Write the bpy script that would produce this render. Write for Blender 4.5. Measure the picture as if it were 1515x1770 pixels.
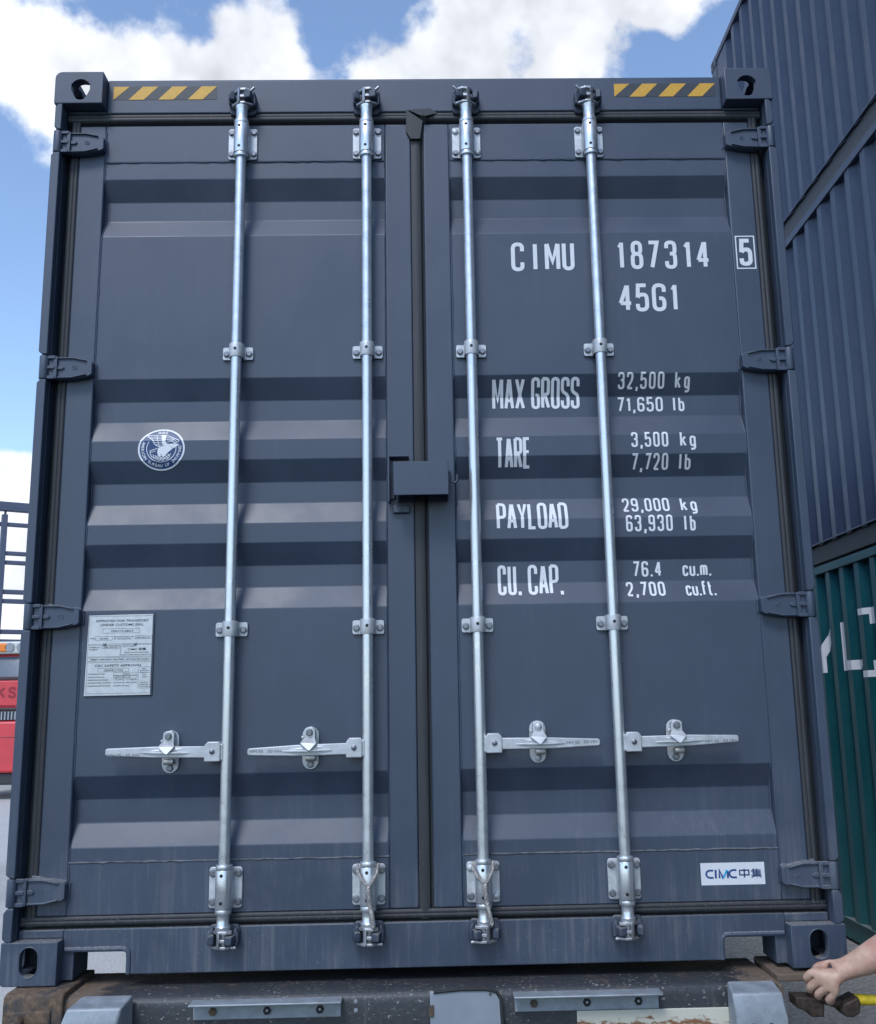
import bpy, bmesh, math, random
from mathutils import Vector, Matrix
random.seed(7)
R = math.radians
for o in list(bpy.data.objects): bpy.data.objects.remove(o)
sc = bpy.context.scene
col = sc.collection

# ------------------------------------------------------------------ camera
CW, CH = 1515.0, 1770.0
cam_d = bpy.data.cameras.new('camera'); cam = bpy.data.objects.new('camera', cam_d); col.objects.link(cam)
CP = Vector((0.03306, -3.07688, 0.75875)); pitch, roll, yaw, FOC = 0.190827, -0.018673, 0.020776, 1735.325
fwd = Vector((math.sin(yaw)*math.cos(pitch), math.cos(yaw)*math.cos(pitch), math.sin(pitch)))
rt = Vector((math.cos(yaw), -math.sin(yaw), 0)); up = rt.cross(fwd)
r2 = rt*math.cos(roll)+up*math.sin(roll); u2 = -rt*math.sin(roll)+up*math.cos(roll)
m = Matrix((r2, u2, -fwd)).transposed().to_4x4(); m.translation = CP
cam.matrix_world = m
cam_d.sensor_fit = 'VERTICAL'; cam_d.sensor_height = 24.0; cam_d.lens = FOC/CH*24.0
cam_d.shift_x = -(782.415-CW/2)/CH; cam_d.shift_y = (886.866-CH/2)/CH
cam_d.clip_start = 0.05; cam_d.clip_end = 5000
sc.camera = cam
sc.render.resolution_x = 876; sc.render.resolution_y = 1024

def pix_dir(u, v):
    return (fwd + r2*((u-782.415)/FOC) - u2*((v-886.866)/FOC)).normalized()

# ------------------------------------------------------------------ world, sun, exposure
SUN_EL, SUN_AZ = R(53), R(203)         # azimuth from +Y towards +X: behind and left of the viewer, veiled by cloud
sc.view_settings.view_transform = 'Standard'; sc.view_settings.look = 'None'
sc.view_settings.gamma = 1.0; sc.view_settings.use_curve_mapping = False
sc.view_settings.exposure = 1.18
w = bpy.data.worlds.new('World'); sc.world = w; w.use_nodes = True
w.cycles.sampling_method = 'MANUAL'; w.cycles.sample_map_resolution = 256
nt = w.node_tree; N = nt.nodes; Lk = nt.links; N.clear()
out = N.new('ShaderNodeOutputWorld'); bg = N.new('ShaderNodeBackground'); bg.inputs['Strength'].default_value = 0.11
sky = N.new('ShaderNodeTexSky'); sky.sky_type = 'NISHITA'; sky.sun_disc = False
sky.sun_elevation = SUN_EL; sky.sun_rotation = SUN_AZ; sky.air_density = 1.0; sky.dust_density = 0.4; sky.ozone_density = 2.2
tc = N.new('ShaderNodeTexCoord')
def wm(op, a, b=None, c=None, clamp=False):
    n = N.new('ShaderNodeMath'); n.operation = op; n.use_clamp = clamp
    for i, x in enumerate((a, b, c)):
        if x is None: continue
        if isinstance(x, (int, float)): n.inputs[i].default_value = x
        else: Lk.new(x, n.inputs[i])
    return n.outputs[0]
def wnoise(vec, scale, detail, rough, dist=0.0):
    n = N.new('ShaderNodeTexNoise'); n.inputs['Scale'].default_value = scale; n.inputs['Detail'].default_value = detail
    n.inputs['Roughness'].default_value = rough; n.inputs['Distortion'].default_value = dist
    Lk.new(vec, n.inputs['Vector']); return n.outputs['Fac']
D = tc.outputs['Generated']
# cumulus drawn on the sky by direction: named clouds where the photograph has them, scattered ones all round
warp = N.new('ShaderNodeTexNoise'); warp.inputs['Scale'].default_value = 8.0; warp.inputs['Detail'].default_value = 5.0; Lk.new(D, warp.inputs['Vector'])
wv = N.new('ShaderNodeVectorMath'); wv.operation = 'MULTIPLY_ADD'; Lk.new(warp.outputs['Color'], wv.inputs[0])
wv.inputs[1].default_value = (0.14, 0.14, 0.14); wv.inputs[2].default_value = (-0.07, -0.07, -0.07)
wa0 = N.new('ShaderNodeVectorMath'); wa0.operation = 'ADD'; Lk.new(D, wa0.inputs[0]); Lk.new(wv.outputs[0], wa0.inputs[1])
wa = N.new('ShaderNodeVectorMath'); wa.operation = 'NORMALIZE'; Lk.new(wa0.outputs[0], wa.inputs[0])
big = wnoise(D, 2.3, 2, 0.5)
fine = wnoise(D, 10.0, 8, 0.60)
dens = wm('ADD', wm('MULTIPLY', big, 1.1), wm('MULTIPLY', fine, 1.6))
dens = wm('SUBTRACT', dens, 1.53)
blobs = [(-80,150,.13,.36),(60,60,.08,.18),(130,210,.05,.20),(400,85,.07,.44),(500,95,.035,.22),(960,70,.10,.52),(1080,50,.045,.30),(760,95,.045,.30),(600,-60,.04,.22),
         (1228,0,.035,.75),(690,135,.03,.30),(-30,562,.035,.34),(20,770,.035,.30),(-120,950,.12,.40),(30,1000,.08,.3),
         (275,-5,.035,-.60),(640,20,.045,-.70),(1190,100,.04,-.60),(50,430,.10,-.60),(60,660,.04,-.30)]
for u, v, rad, amp in blobs:
    d = pix_dir(u, v)
    dp = N.new('ShaderNodeVectorMath'); dp.operation = 'DOT_PRODUCT'; Lk.new(wa.outputs[0], dp.inputs[0]); dp.inputs[1].default_value = d
    mr = N.new('ShaderNodeMapRange'); mr.interpolation_type = 'SMOOTHSTEP'; Lk.new(dp.outputs['Value'], mr.inputs['Value'])
    mr.inputs['From Min'].default_value = math.cos(rad*1.9); mr.inputs['From Max'].default_value = 1.0
    mr.inputs['To Min'].default_value = 0; mr.inputs['To Max'].default_value = amp
    dens = wm('ADD', dens, mr.outputs['Result'])
cov = N.new('ShaderNodeMapRange'); cov.interpolation_type = 'SMOOTHSTEP'; Lk.new(dens, cov.inputs['Value'])
cov.inputs['From Min'].default_value = 0.0; cov.inputs['From Max'].default_value = 0.33
cr = N.new('ShaderNodeMapRange'); Lk.new(wnoise(D, 7.0, 4, 0.6), cr.inputs['Value'])
cr.inputs['From Min'].default_value = 0.30; cr.inputs['From Max'].default_value = 0.62
cr.inputs['To Min'].default_value = 2.7; cr.inputs['To Max'].default_value = 5.2
cc = N.new('ShaderNodeCombineColor')
for i, k in enumerate((0.96, 0.99, 1.06)): Lk.new(wm('MULTIPLY', cr.outputs[0], k), cc.inputs[i])
mx = N.new('ShaderNodeMix'); mx.data_type = 'RGBA'; Lk.new(wm('MULTIPLY', cov.outputs[0], 0.96), mx.inputs['Factor'])
Lk.new(sky.outputs[0], mx.inputs['A']); Lk.new(cc.outputs[0], mx.inputs['B'])
Lk.new(mx.outputs['Result'], bg.inputs['Color']); Lk.new(bg.outputs[0], out.inputs[0])

sun_d = bpy.data.lights.new('sun', 'SUN'); sun_d.energy = 0.72; sun_d.angle = R(18); sun_d.color = (1.0, 0.995, 0.99)
sun = bpy.data.objects.new('sun', sun_d); col.objects.link(sun)
sv = Vector((math.sin(SUN_AZ)*math.cos(SUN_EL), math.cos(SUN_AZ)*math.cos(SUN_EL), math.sin(SUN_EL)))
sun.rotation_euler = sv.to_track_quat('Z', 'Y').to_euler()

# ------------------------------------------------------------------ helpers
def tag(o, label=None, cat=None, group=None, kind=None):
    if label: o['label'] = label
    if cat: o['category'] = cat
    if group: o['group'] = group
    if kind: o['kind'] = kind
    return o
def empty(name, loc=(0, 0, 0), rz=0.0):
    o = bpy.data.objects.new(name, None); col.objects.link(o); o.location = loc; o.rotation_euler.z = rz
    o.empty_display_size = 0.2; return o
def link(name, me, parent=None):
    o = bpy.data.objects.new(name, me); col.objects.link(o)
    if parent is not None:
        o.parent = parent
    return o
def dup(o, parent, loc=None, mirror=False):
    c = o.copy(); col.objects.link(c); c.parent = parent
    if loc is not None: c.location = loc
    if mirror: c.scale.x = -c.scale.x
    return c
class MB:
    def __init__(s): s.bm = bmesh.new()
    def vf(s, vs, fs):
        b = [s.bm.verts.new(v) for v in vs]
        for f in fs:
            try: s.bm.faces.new([b[i] for i in f])
            except ValueError: pass
        return s
    def box(s, x0, x1, y0, y1, z0, z1):
        vs = [(x, y, z) for x in (x0, x1) for y in (y0, y1) for z in (z0, z1)]
        return s.vf(vs, [(0,1,3,2),(4,6,7,5),(0,4,5,1),(2,3,7,6),(0,2,6,4),(1,5,7,3)])
    def obox(s, c, ax, ay, az):                       # oriented box: centre and half-axis vectors
        c, ax, ay, az = map(Vector, (c, ax, ay, az))
        vs = [c+ax*i+ay*j+az*k for i in (-1,1) for j in (-1,1) for k in (-1,1)]
        return s.vf(vs, [(0,1,3,2),(4,6,7,5),(0,4,5,1),(2,3,7,6),(0,2,6,4),(1,5,7,3)])
    def prism(s, pts, y0, y1, axis='y'):              # pts: 2-D outline; axis y -> (x,z), x -> (y,z), z -> (x,y)
        f = {'y': lambda p, t: (p[0], t, p[1]), 'x': lambda p, t: (t, p[0], p[1]), 'z': lambda p, t: (p[0], p[1], t)}[axis]
        n = len(pts)
        vs = [f(p, y0) for p in pts]+[f(p, y1) for p in pts]
        return s.vf(vs, [tuple(range(n)), tuple(range(2*n-1, n-1, -1))]+[(i, (i+1) % n, n+(i+1) % n, n+i) for i in range(n)])
    def tube(s, path, r, n=12, caps=True):
        path = [Vector(p) for p in path]; k = len(path)
        rs = r if isinstance(r, (list, tuple)) else [r]*k
        t0 = (path[1]-path[0]).normalized()
        a = Vector((0,0,1)) if abs(t0.z) < .9 else Vector((1,0,0))
        nrm = t0.cross(a).normalized(); rings = []
        for i, p in enumerate(path):
            t = (path[min(i+1, k-1)]-path[max(i-1, 0)]).normalized()
            nrm = (nrm-t*nrm.dot(t)).normalized(); bn = t.cross(nrm)
            rings.append([s.bm.verts.new(p+(nrm*math.cos(2*math.pi*j/n)+bn*math.sin(2*math.pi*j/n))*rs[i]) for j in range(n)])
        for i in range(k-1):
            for j in range(n):
                s.bm.faces.new((rings[i][j], rings[i][(j+1) % n], rings[i+1][(j+1) % n], rings[i+1][j]))
        if caps:
            s.bm.faces.new(rings[0][::-1]); s.bm.faces.new(rings[-1])
        return s
    def ball(s, c, r, n=12, sc_=(1,1,1)):
        mt = Matrix.Translation(c) @ Matrix.Diagonal((*[r*q for q in sc_], 1))
        bmesh.ops.create_uvsphere(s.bm, u_segments=n, v_segments=max(6, n*2//3), radius=1, matrix=mt); return s
    def mesh(s, name, bevel=0.0, seg=2, smooth=True, ang=35):
        bm = s.bm
        bmesh.ops.recalc_face_normals(bm, faces=bm.faces)
        for f in bm.faces: f.smooth = False
        for e in bm.edges:
            if len(e.link_faces) == 2 and R(.3) < e.calc_face_angle(0) <= R(28 if bevel else ang):
                for f in e.link_faces: f.smooth = True
        if bevel:
            es = [e for e in bm.edges if len(e.link_faces) == 2 and e.calc_face_angle(0) > R(28)]
            flatn = [f.normal.copy() for f in bm.faces if not f.smooth][:400]
            rs_ = bmesh.ops.bevel(bm, geom=es, offset=bevel, segments=seg, affect='EDGES', profile=0.5, clamp_overlap=True)
            for f in rs_['faces']: f.normal_update(); f.smooth = not any(f.normal.dot(q) > .99995 for q in flatn)
        if not smooth:
            for f in bm.faces: f.smooth = False
        fl_ = [f.smooth for f in bm.faces]
        me = bpy.data.meshes.new(name); bm.to_mesh(me); bm.free()
        if smooth and len(me.polygons): me.set_sharp_from_angle(angle=R(max(ang, 46) if bevel else ang)); me.polygons.foreach_set('use_smooth', fl_)
        return me
    def build(s, name, mat, parent=None, bevel=0.0, seg=2, smooth=True, ang=35):
        me = s.mesh(name, bevel, seg, smooth, ang); me.materials.append(mat)
        return link(name, me, parent)
def evaluated(o):
    dg = bpy.context.evaluated_depsgraph_get(); dg.update()
    return bpy.data.meshes.new_from_object(o.evaluated_get(dg))
def rrect(x0, x1, z0, z1, r, n=4, corners=(1,1,1,1)):   # rounded rectangle, corners: br, tr, tl, bl
    P = []
    for k, (cx, cz, a) in enumerate(((x1, z0, -90), (x1, z1, 0), (x0, z1, 90), (x0, z0, 180))):
        if not corners[k]: P.append((cx, cz)); continue
        sx = cx-r if k in (0, 1) else cx+r; sz = cz+r if k in (0, 3) else cz-r
        for i in range(n+1):
            t = R(a+90*i/n); P.append((sx+r*math.cos(t), sz+r*math.sin(t)))
    return P

# ------------------------------------------------------------------ materials
def newmat(name):
    m = bpy.data.materials.new(name); m.use_nodes = True
    t = m.node_tree; b = t.nodes['Principled BSDF']; return m, t, b
class NT:
    def __init__(s, t): s.t = t; s.n = t.nodes; s.l = t.links
    def pos(s):
        g = s.n.new('ShaderNodeTexCoord'); return g.outputs['Object']
    def world(s):
        g = s.n.new('ShaderNodeNewGeometry'); return g.outputs['Position']
    def map(s, v, scale):
        n = s.n.new('ShaderNodeMapping'); n.inputs['Scale'].default_value = scale; s.l.new(v, n.inputs['Vector']); return n.outputs[0]
    def noise(s, v, sc_, det=4, ro=.55, dist=0):
        n = s.n.new('ShaderNodeTexNoise'); s.l.new(v, n.inputs['Vector']); n.inputs['Scale'].default_value = sc_
        n.inputs['Detail'].default_value = det; n.inputs['Roughness'].default_value = ro; n.inputs['Distortion'].default_value = dist; return n.outputs['Fac']
    def voro(s, v, sc_, feat='F1'):
        n = s.n.new('ShaderNodeTexVoronoi'); n.feature = feat; s.l.new(v, n.inputs['Vector']); n.inputs['Scale'].default_value = sc_; return n
    def rng(s, v, a, b, c=0., d=1., smooth=True):
        n = s.n.new('ShaderNodeMapRange'); s.l.new(v, n.inputs['Value'])
        if smooth: n.interpolation_type = 'SMOOTHSTEP'
        for k, x in zip(('From Min', 'From Max', 'To Min', 'To Max'), (a, b, c, d)): n.inputs[k].default_value = x
        return n.outputs['Result']
    def math(s, op, a, b=None, clamp=False):
        n = s.n.new('ShaderNodeMath'); n.operation = op; n.use_clamp = clamp
        for i, x in enumerate((a, b)):
            if x is None: continue
            if isinstance(x, (int, float)): n.inputs[i].default_value = x
            else: s.l.new(x, n.inputs[i])
        return n.outputs[0]
    def mix(s, f, a, b):
        n = s.n.new('ShaderNodeMix'); n.data_type = 'RGBA'
        for k, x in (('Factor', f), ('A', a), ('B', b)):
            if isinstance(x, (int, float)): n.inputs[k].default_value = x
            elif isinstance(x, tuple): n.inputs[k].default_value = (*x, 1) if len(x) == 3 else x
            else: s.l.new(x, n.inputs[k])
        return n.outputs['Result']
    def sep(s, v):
        n = s.n.new('ShaderNodeSeparateXYZ'); s.l.new(v, n.inputs[0]); return n.outputs
    def bump(s, h, strength, dist, b):
        n = s.n.new('ShaderNodeBump'); s.l.new(h, n.inputs['Height']); n.inputs['Strength'].default_value = strength; n.inputs['Distance'].default_value = dist
        s.l.new(n.outputs[0], b.inputs['Normal']); return n

def paint(name, base, rough=.44, dirt=True, grime=(.27,.265,.255), amount=.58, spec=.62):
    m, t, b = newmat(name); k = NT(t); p = k.world()
    mott = k.noise(p, 4.0, 4, .6)
    c = k.mix(k.rng(mott, .3, .7), tuple(x*.93 for x in base), tuple(min(1, x*1.07) for x in base))
    if dirt:
        z = k.sep(p)[2]
        low = k.rng(z, .75, -.1, 0, 1)                                   # road spray thins out upwards
        streak = k.rng(k.noise(k.map(p, (48, 48, 1.8)), 1.0, 4, .65), .47, .66)
        strk2 = k.rng(k.noise(k.map(p, (170, 170, 9)), 1.0, 3, .6), .56, .70)
        patch = k.rng(mott, .36, .58)
        f1 = k.math('MULTIPLY', k.math('MULTIPLY', streak, patch), k.math('ADD', k.math('MULTIPLY', low, .40*amount), .04*amount))
        f2 = k.math('MULTIPLY', strk2, k.math('MULTIPLY', low, .24*amount))
        spn = k.noise(p, 120, 2, .6)
        spkm = k.math('MULTIPLY', k.rng(spn, .665, .72), k.rng(mott, .40, .60))
        f3 = k.math('MULTIPLY', spkm, k.math('ADD', k.math('MULTIPLY', low, .6*amount), .06*amount))
        film = k.math('MULTIPLY', k.rng(mott, .35, .8), k.math('ADD', k.math('MULTIPLY', low, .08*amount), .015))
        f = k.math('ADD', k.math('ADD', f1, f2), k.math('ADD', f3, film), True)
        nz = k.sep(k.n.new('ShaderNodeNewGeometry').outputs['Normal'])[2]
        dust = k.math('MULTIPLY', k.math('MULTIPLY', k.rng(nz, .75, .97), k.rng(z, 1.2, .2, .15, 1.)), k.rng(spn, .35, .62, .15, .75))
        c = k.mix(f, c, grime); c = k.mix(dust, c, (.36, .34, .31))
        k.l.new(k.math('ADD', k.rng(mott, .3, .7, rough-.04, rough+.06), k.math('MULTIPLY', f, .35)), b.inputs['Roughness'])
    else:
        b.inputs['Roughness'].default_value = rough
    t.links.new(c, b.inputs['Base Color'])
    k.bump(k.math('ADD', k.math('MULTIPLY', k.noise(p, 260, 1, .5), .25), k.math('MULTIPLY', mott, 1.6)), .35, .0012, b)
    b.inputs['Specular IOR Level'].default_value = spec
    return m
def simple(name, c, rough=.5, metal=0., var=.08, sc_=30, bump=0.):
    m, t, b = newmat(name); k = NT(t); p = k.world()
    n = k.noise(p, sc_, 4, .6)
    t.links.new(k.mix(k.rng(n, .3, .7), tuple(x*(1-var) for x in c), tuple(min(1, x*(1+var)) for x in c)), b.inputs['Base Color'])
    b.inputs['Roughness'].default_value = rough; b.inputs['Metallic'].default_value = metal
    if bump: k.bump(n, bump, .002, b)
    return m
PAINT = (.047, .067, .106)
M_paint = paint('slate grey container paint', PAINT)
M_fit = paint('slate grey fitting paint', tuple(x*1.05 for x in PAINT), .5)
M_dusty = simple('dusty weld', (.13, .14, .155), .8, 0, .4, 45)
M_navy = paint('navy container paint', (.033, .047, .084), .42, grime=(.16,.16,.17), amount=.4, spec=.40)
M_teal = paint('teal container paint', (.006, .078, .096), .46, grime=(.12,.16,.16), amount=.25, spec=.35)

def rubber():
    m, t, b = newmat('grey rubber'); k = NT(t); p = k.world()
    s = k.rng(k.noise(k.map(p, (60, 60, 3)), 1, 4, .6), .45, .75)
    z = k.sep(p)[2]; low = k.rng(z, .5, .1, .15, 1)
    sp = k.math('MULTIPLY', k.rng(k.noise(p, 130, 3, .6), .62, .7), low)
    c = k.mix(k.math('MULTIPLY', s, .8), (.034, .036, .042), (.056, .057, .061)); c = k.mix(k.math('MULTIPLY', sp, .45), c, (.25, .245, .235))
    t.links.new(c, b.inputs['Base Color']); b.inputs['Roughness'].default_value = .55; return m
M_rub = rubber()
def galv(name, c=(.60, .62, .64), rough=.34, metal=.85, amount=1.0, lo=.80, hi=1.10, bmp=.25):
    m, t, b = newmat(name); k = NT(t); p = k.world()
    sp = k.voro(p, 130).outputs['Color']; n = k.noise(p, 22, 5, .65)
    scr = k.rng(k.noise(k.map(p, (300, 300, 40)), 1, 3, .6), .60, .72)
    a = k.mix(k.rng(n, .3, .72), tuple(x*lo for x in c), tuple(min(1, x*hi) for x in c))
    bw = k.n.new('ShaderNodeRGBToBW'); t.links.new(sp, bw.inputs[0])
    a = k.mix(k.math('MULTIPLY', bw.outputs[0], .10*amount), a, (.30, .31, .33))
    dirt = k.math('MULTIPLY', k.rng(k.noise(p, 48, 4, .65), .60, .75), .35*amount)
    a = k.mix(dirt, a, (.22, .20, .18)); a = k.mix(k.math('MULTIPLY', scr, .25), a, (.75, .76, .78))
    t.links.new(a, b.inputs['Base Color']); b.inputs['Metallic'].default_value = metal
    t.links.new(k.rng(n, .25, .75, rough-.07, rough+.13), b.inputs['Roughness'])
    k.bump(k.math('ADD', n, k.math('MULTIPLY', k.noise(p, 160, 3, .6), .4)), bmp, .0015, b); return m
M_rod = galv('galvanised tube', (.72, .75, .78), .30, .75, .15, .94, 1.04, .06)
M_plate = galv('zinc plate', (.62, .64, .66), .45, .4, .5)
M_bolt = galv('bolt steel', (.26, .27, .30), .40, .8)
M_cam = galv('cast galvanised steel', (.52, .53, .55), .42, .8, 1.2)
M_hole = simple('dark hole', (.012, .013, .016), .6)
M_white = simple('white lettering vinyl', (.80, .82, .86), .45, 0, .03, 60)
M_yel = simple('reflective amber tape', (.72, .40, .045), .38, 0, .07, 90)
M_blk = simple('black tape', (.045, .052, .062), .45, 0, .05)
M_alu = simple('etched aluminium plate', (.60, .62, .63), .42, .35, .07, 45)
M_ink = simple('dark grey ink', (.035, .040, .055), .6)
M_blue = simple('blue print', (.020, .075, .24), .4, 0, .03)
M_navyink = simple('navy print', (.020, .050, .16), .4, 0, .04)
M_cyan = simple('cyan print', (.03, .42, .75), .4)
M_stick = simple('white sticker', (.78, .80, .84), .35, 0, .02)
M_wire = simple('twisted steel wire', (.33, .32, .31), .45, .7, .2, 300)
M_rope = simple('rope strand', (.42, .40, .38), .55, .4, .25, 200)
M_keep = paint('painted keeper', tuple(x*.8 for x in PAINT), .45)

def rusty():
    m, t, b = newmat('rusty black chassis steel'); k = NT(t); p = k.world()
    x, y, z = k.sep(p)
    n = k.noise(p, 11, 6, .65); n2 = k.noise(p, 60, 4, .65)
    ends = k.rng(k.math('ABSOLUTE', x), .80, 1.08, 0, .55)
    upf = k.sep(k.n.new('ShaderNodeNewGeometry').outputs['Normal'])[2]
    topf = k.math('MULTIPLY', k.rng(upf, .2, .8), .10)
    f = k.rng(k.math('ADD', k.math('ADD', n, ends), topf), .66, .92)
    c = k.mix(n2, (.030, .033, .040), (.060, .064, .072))
    c = k.mix(f, c, k.mix(n2, (.11, .078, .055), (.21, .16, .12)))
    chip = k.math('MULTIPLY', k.rng(k.noise(k.map(p, (70, 110, 110)), 1, 3, .6), .615, .66), k.rng(k.noise(p, 6, 3, .6), .40, .6))
    c = k.mix(k.math('MULTIPLY', chip, .8), c, (.46, .45, .43))
    st = k.math('MULTIPLY', k.rng(k.noise(k.map(p, (55, 55, 4)), 1, 4, .6), .6, .75), .35)
    c = k.mix(st, c, (.24, .22, .20))
    t.links.new(c, b.inputs['Base Color']); t.links.new(k.rng(f, 0, 1, .45, .9), b.inputs['Roughness'])
    k.bump(k.math('ADD', n2, chip), .6, .003, b); return m
M_rust = rusty()
def rust_only():
    m, t, b = newmat('brown rusted casting'); k = NT(t); p = k.world()
    n = k.noise(p, 55, 6, .7); bl = k.rng(k.noise(p, 14, 5, .65), .46, .60)
    c = k.mix(k.rng(n, .3, .7), (.085, .058, .040), (.20, .135, .088)); c = k.mix(k.math('MULTIPLY', bl, .8), c, (.045, .05, .058))
    t.links.new(c, b.inputs['Base Color']); b.inputs['Roughness'].default_value = .85; k.bump(n, .6, .004, b); return m
M_rusty = rust_only()
M_greyp = galv('weathered grey plate', (.34, .38, .42), .5, .25, 1.2)
M_cream = None
def cream():
    m, t, b = newmat('cream painted strip with rust'); k = NT(t); p = k.world()
    z = k.sep(p)[2]
    n = k.noise(k.map(p, (26, 26, 60)), 1, 5, .65)
    f = k.rng(k.math('ADD', n, k.rng(z, -.08, -.12, -.12, .16)), .58, .70)
    c = k.mix(f, (.62, .60, .50), (.25, .12, .06)); t.links.new(c, b.inputs['Base Color']); b.inputs['Roughness'].default_value = .6; return m
M_cream = cream()
M_dark = simple('dark chassis', (.035, .037, .042), .6)
M_tyre = simple('tyre rubber', (.03, .03, .032), .8)
M_red = paint('red truck paint', (.62, .045, .060), .35, False)
M_glass = simple('tinted cab glass', (.10, .13, .17), .08)
M_amber = simple('amber lens', (.85, .22, .02), .3)
M_lens = simple('lamp lens', (.25, .27, .30), .2)
M_frame = simple('blue grey steel frame', (.085, .10, .15), .5)
M_skin = None
def skinm():
    m, t, b = newmat('skin'); k = NT(t); p = k.world()
    n = k.noise(p, 38, 4, .6); n2 = k.noise(p, 14, 3, .5)
    c = k.mix(k.rng(n, .35, .7), (.50, .31, .225), (.62, .41, .31)); c = k.mix(k.math('MULTIPLY', k.rng(n2, .45, .7), .6), c, (.52, .25, .19)); c = k.mix(k.math('MULTIPLY', k.rng(k.noise(p, 150, 4, .7), .55, .7), .35), c, (.33, .19, .14))
    t.links.new(c, b.inputs['Base Color']); b.inputs['Roughness'].default_value = .5
    b.inputs['Subsurface Weight'].default_value = .12; b.inputs['Subsurface Radius'].default_value = (.012, .005, .003)
    k.bump(k.math('ADD', k.noise(p, 320, 3, .6), k.math('MULTIPLY', k.noise(k.map(p, (60, 60, 190)), 1, 4, .65), 1.5)), .5, .0012, b); return m
M_skin = skinm()
M_hiviz = simple('work shirt cloth', (.05, .07, .12), .9, 0, .15, 12, .3)
M_jean = simple('work trouser cloth', (.04, .045, .06), .9, 0, .15, 14, .3)
M_hair = simple('brown hair', (.05, .03, .02), .6, 0, .3, 80)
M_shoe = simple('boot leather', (.06, .04, .025), .6)
M_hand = simple('scuffed yellow handle', (.75, .55, .03), .45, 0, .15, 60)

# ------------------------------------------------------------------ ground
GZ = -1.07
def ground_mat():
    m, t, b = newmat('worn yard concrete and gravelly asphalt'); k = NT(t); p = k.world(); x, y, z = k.sep(p)
    n = k.noise(p, .35, 6, .6); n2 = k.noise(p, 14, 6, .7); n3 = k.noise(p, 70, 4, .7)
    conc = k.mix(n2, (.45, .43, .395), (.58, .555, .515))
    conc = k.mix(k.math('MULTIPLY', k.rng(n, .5, .68), .45), conc, (.27, .26, .25))
    peb = k.voro(p, 55); pb = k.n.new('ShaderNodeRGBToBW'); t.links.new(peb.outputs['Color'], pb.inputs[0])
    asp = k.mix(pb.outputs[0], (.15, .148, .145), (.34, .33, .32)); asp = k.mix(k.rng(n3, .6, .72), asp, (.45, .44, .42))
    edge = k.rng(k.math('ADD', x, k.math('MULTIPLY', n2, .5)), .2, 1.0)
    dark_front = k.mix(pb.outputs[0], (.030, .030, .031), (.065, .064, .063))
    front = k.rng(k.math('ADD', y, k.math('MULTIPLY', n, 1.2)), 1.0, .2)           # unseen ground in front, made dark to cut light bounced onto the doors
    t.links.new(k.mix(front, k.mix(edge, conc, asp), dark_front), b.inputs['Base Color']); b.inputs['Roughness'].default_value = .9
    k.bump(k.math('ADD', n3, k.math('MULTIPLY', peb.outputs['Distance'], .8)), .5, .012, b); return m
g = MB(); S = 900
gx = [-S, -60, -12, -3, 0, 3, 12, 60, S]
gy = [-S, -60, -12, -3, 0, 3, 12, 60, S]
g.vf([(x, y, GZ) for x in gx for y in gy], [(i*9+j, (i+1)*9+j, (i+1)*9+j+1, i*9+j+1) for i in range(8) for j in range(8)])
tag(g.build('ground', ground_mat(), smooth=False), kind='structure')

# loose grit on the asphalt strip between the trailer and the container stack
gr = MB(); rnd = random.Random(3)
for i in range(2600):
    x = rnd.uniform(.9, 3.1); y = rnd.uniform(-.6, 7.5); s = rnd.uniform(.004, .016)
    a = rnd.uniform(0, 6.28); c, d = math.cos(a)*s, math.sin(a)*s; h = s*rnd.uniform(.5, 1)
    gr.vf([(x+c, y+d, GZ), (x-d, y+c, GZ), (x-c, y-d, GZ), (x+d, y-c, GZ), (x+c*.2, y+d*.2, GZ+h)], [(0,1,4),(1,2,4),(2,3,4),(3,0,4)])
tag(gr.build('loose_grit', simple('grit stone', (.27, .265, .255), .9, 0, .35, 40), smooth=False), 'loose grey grit scattered on the asphalt right of the trailer', 'gravel', kind='stuff')
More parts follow.
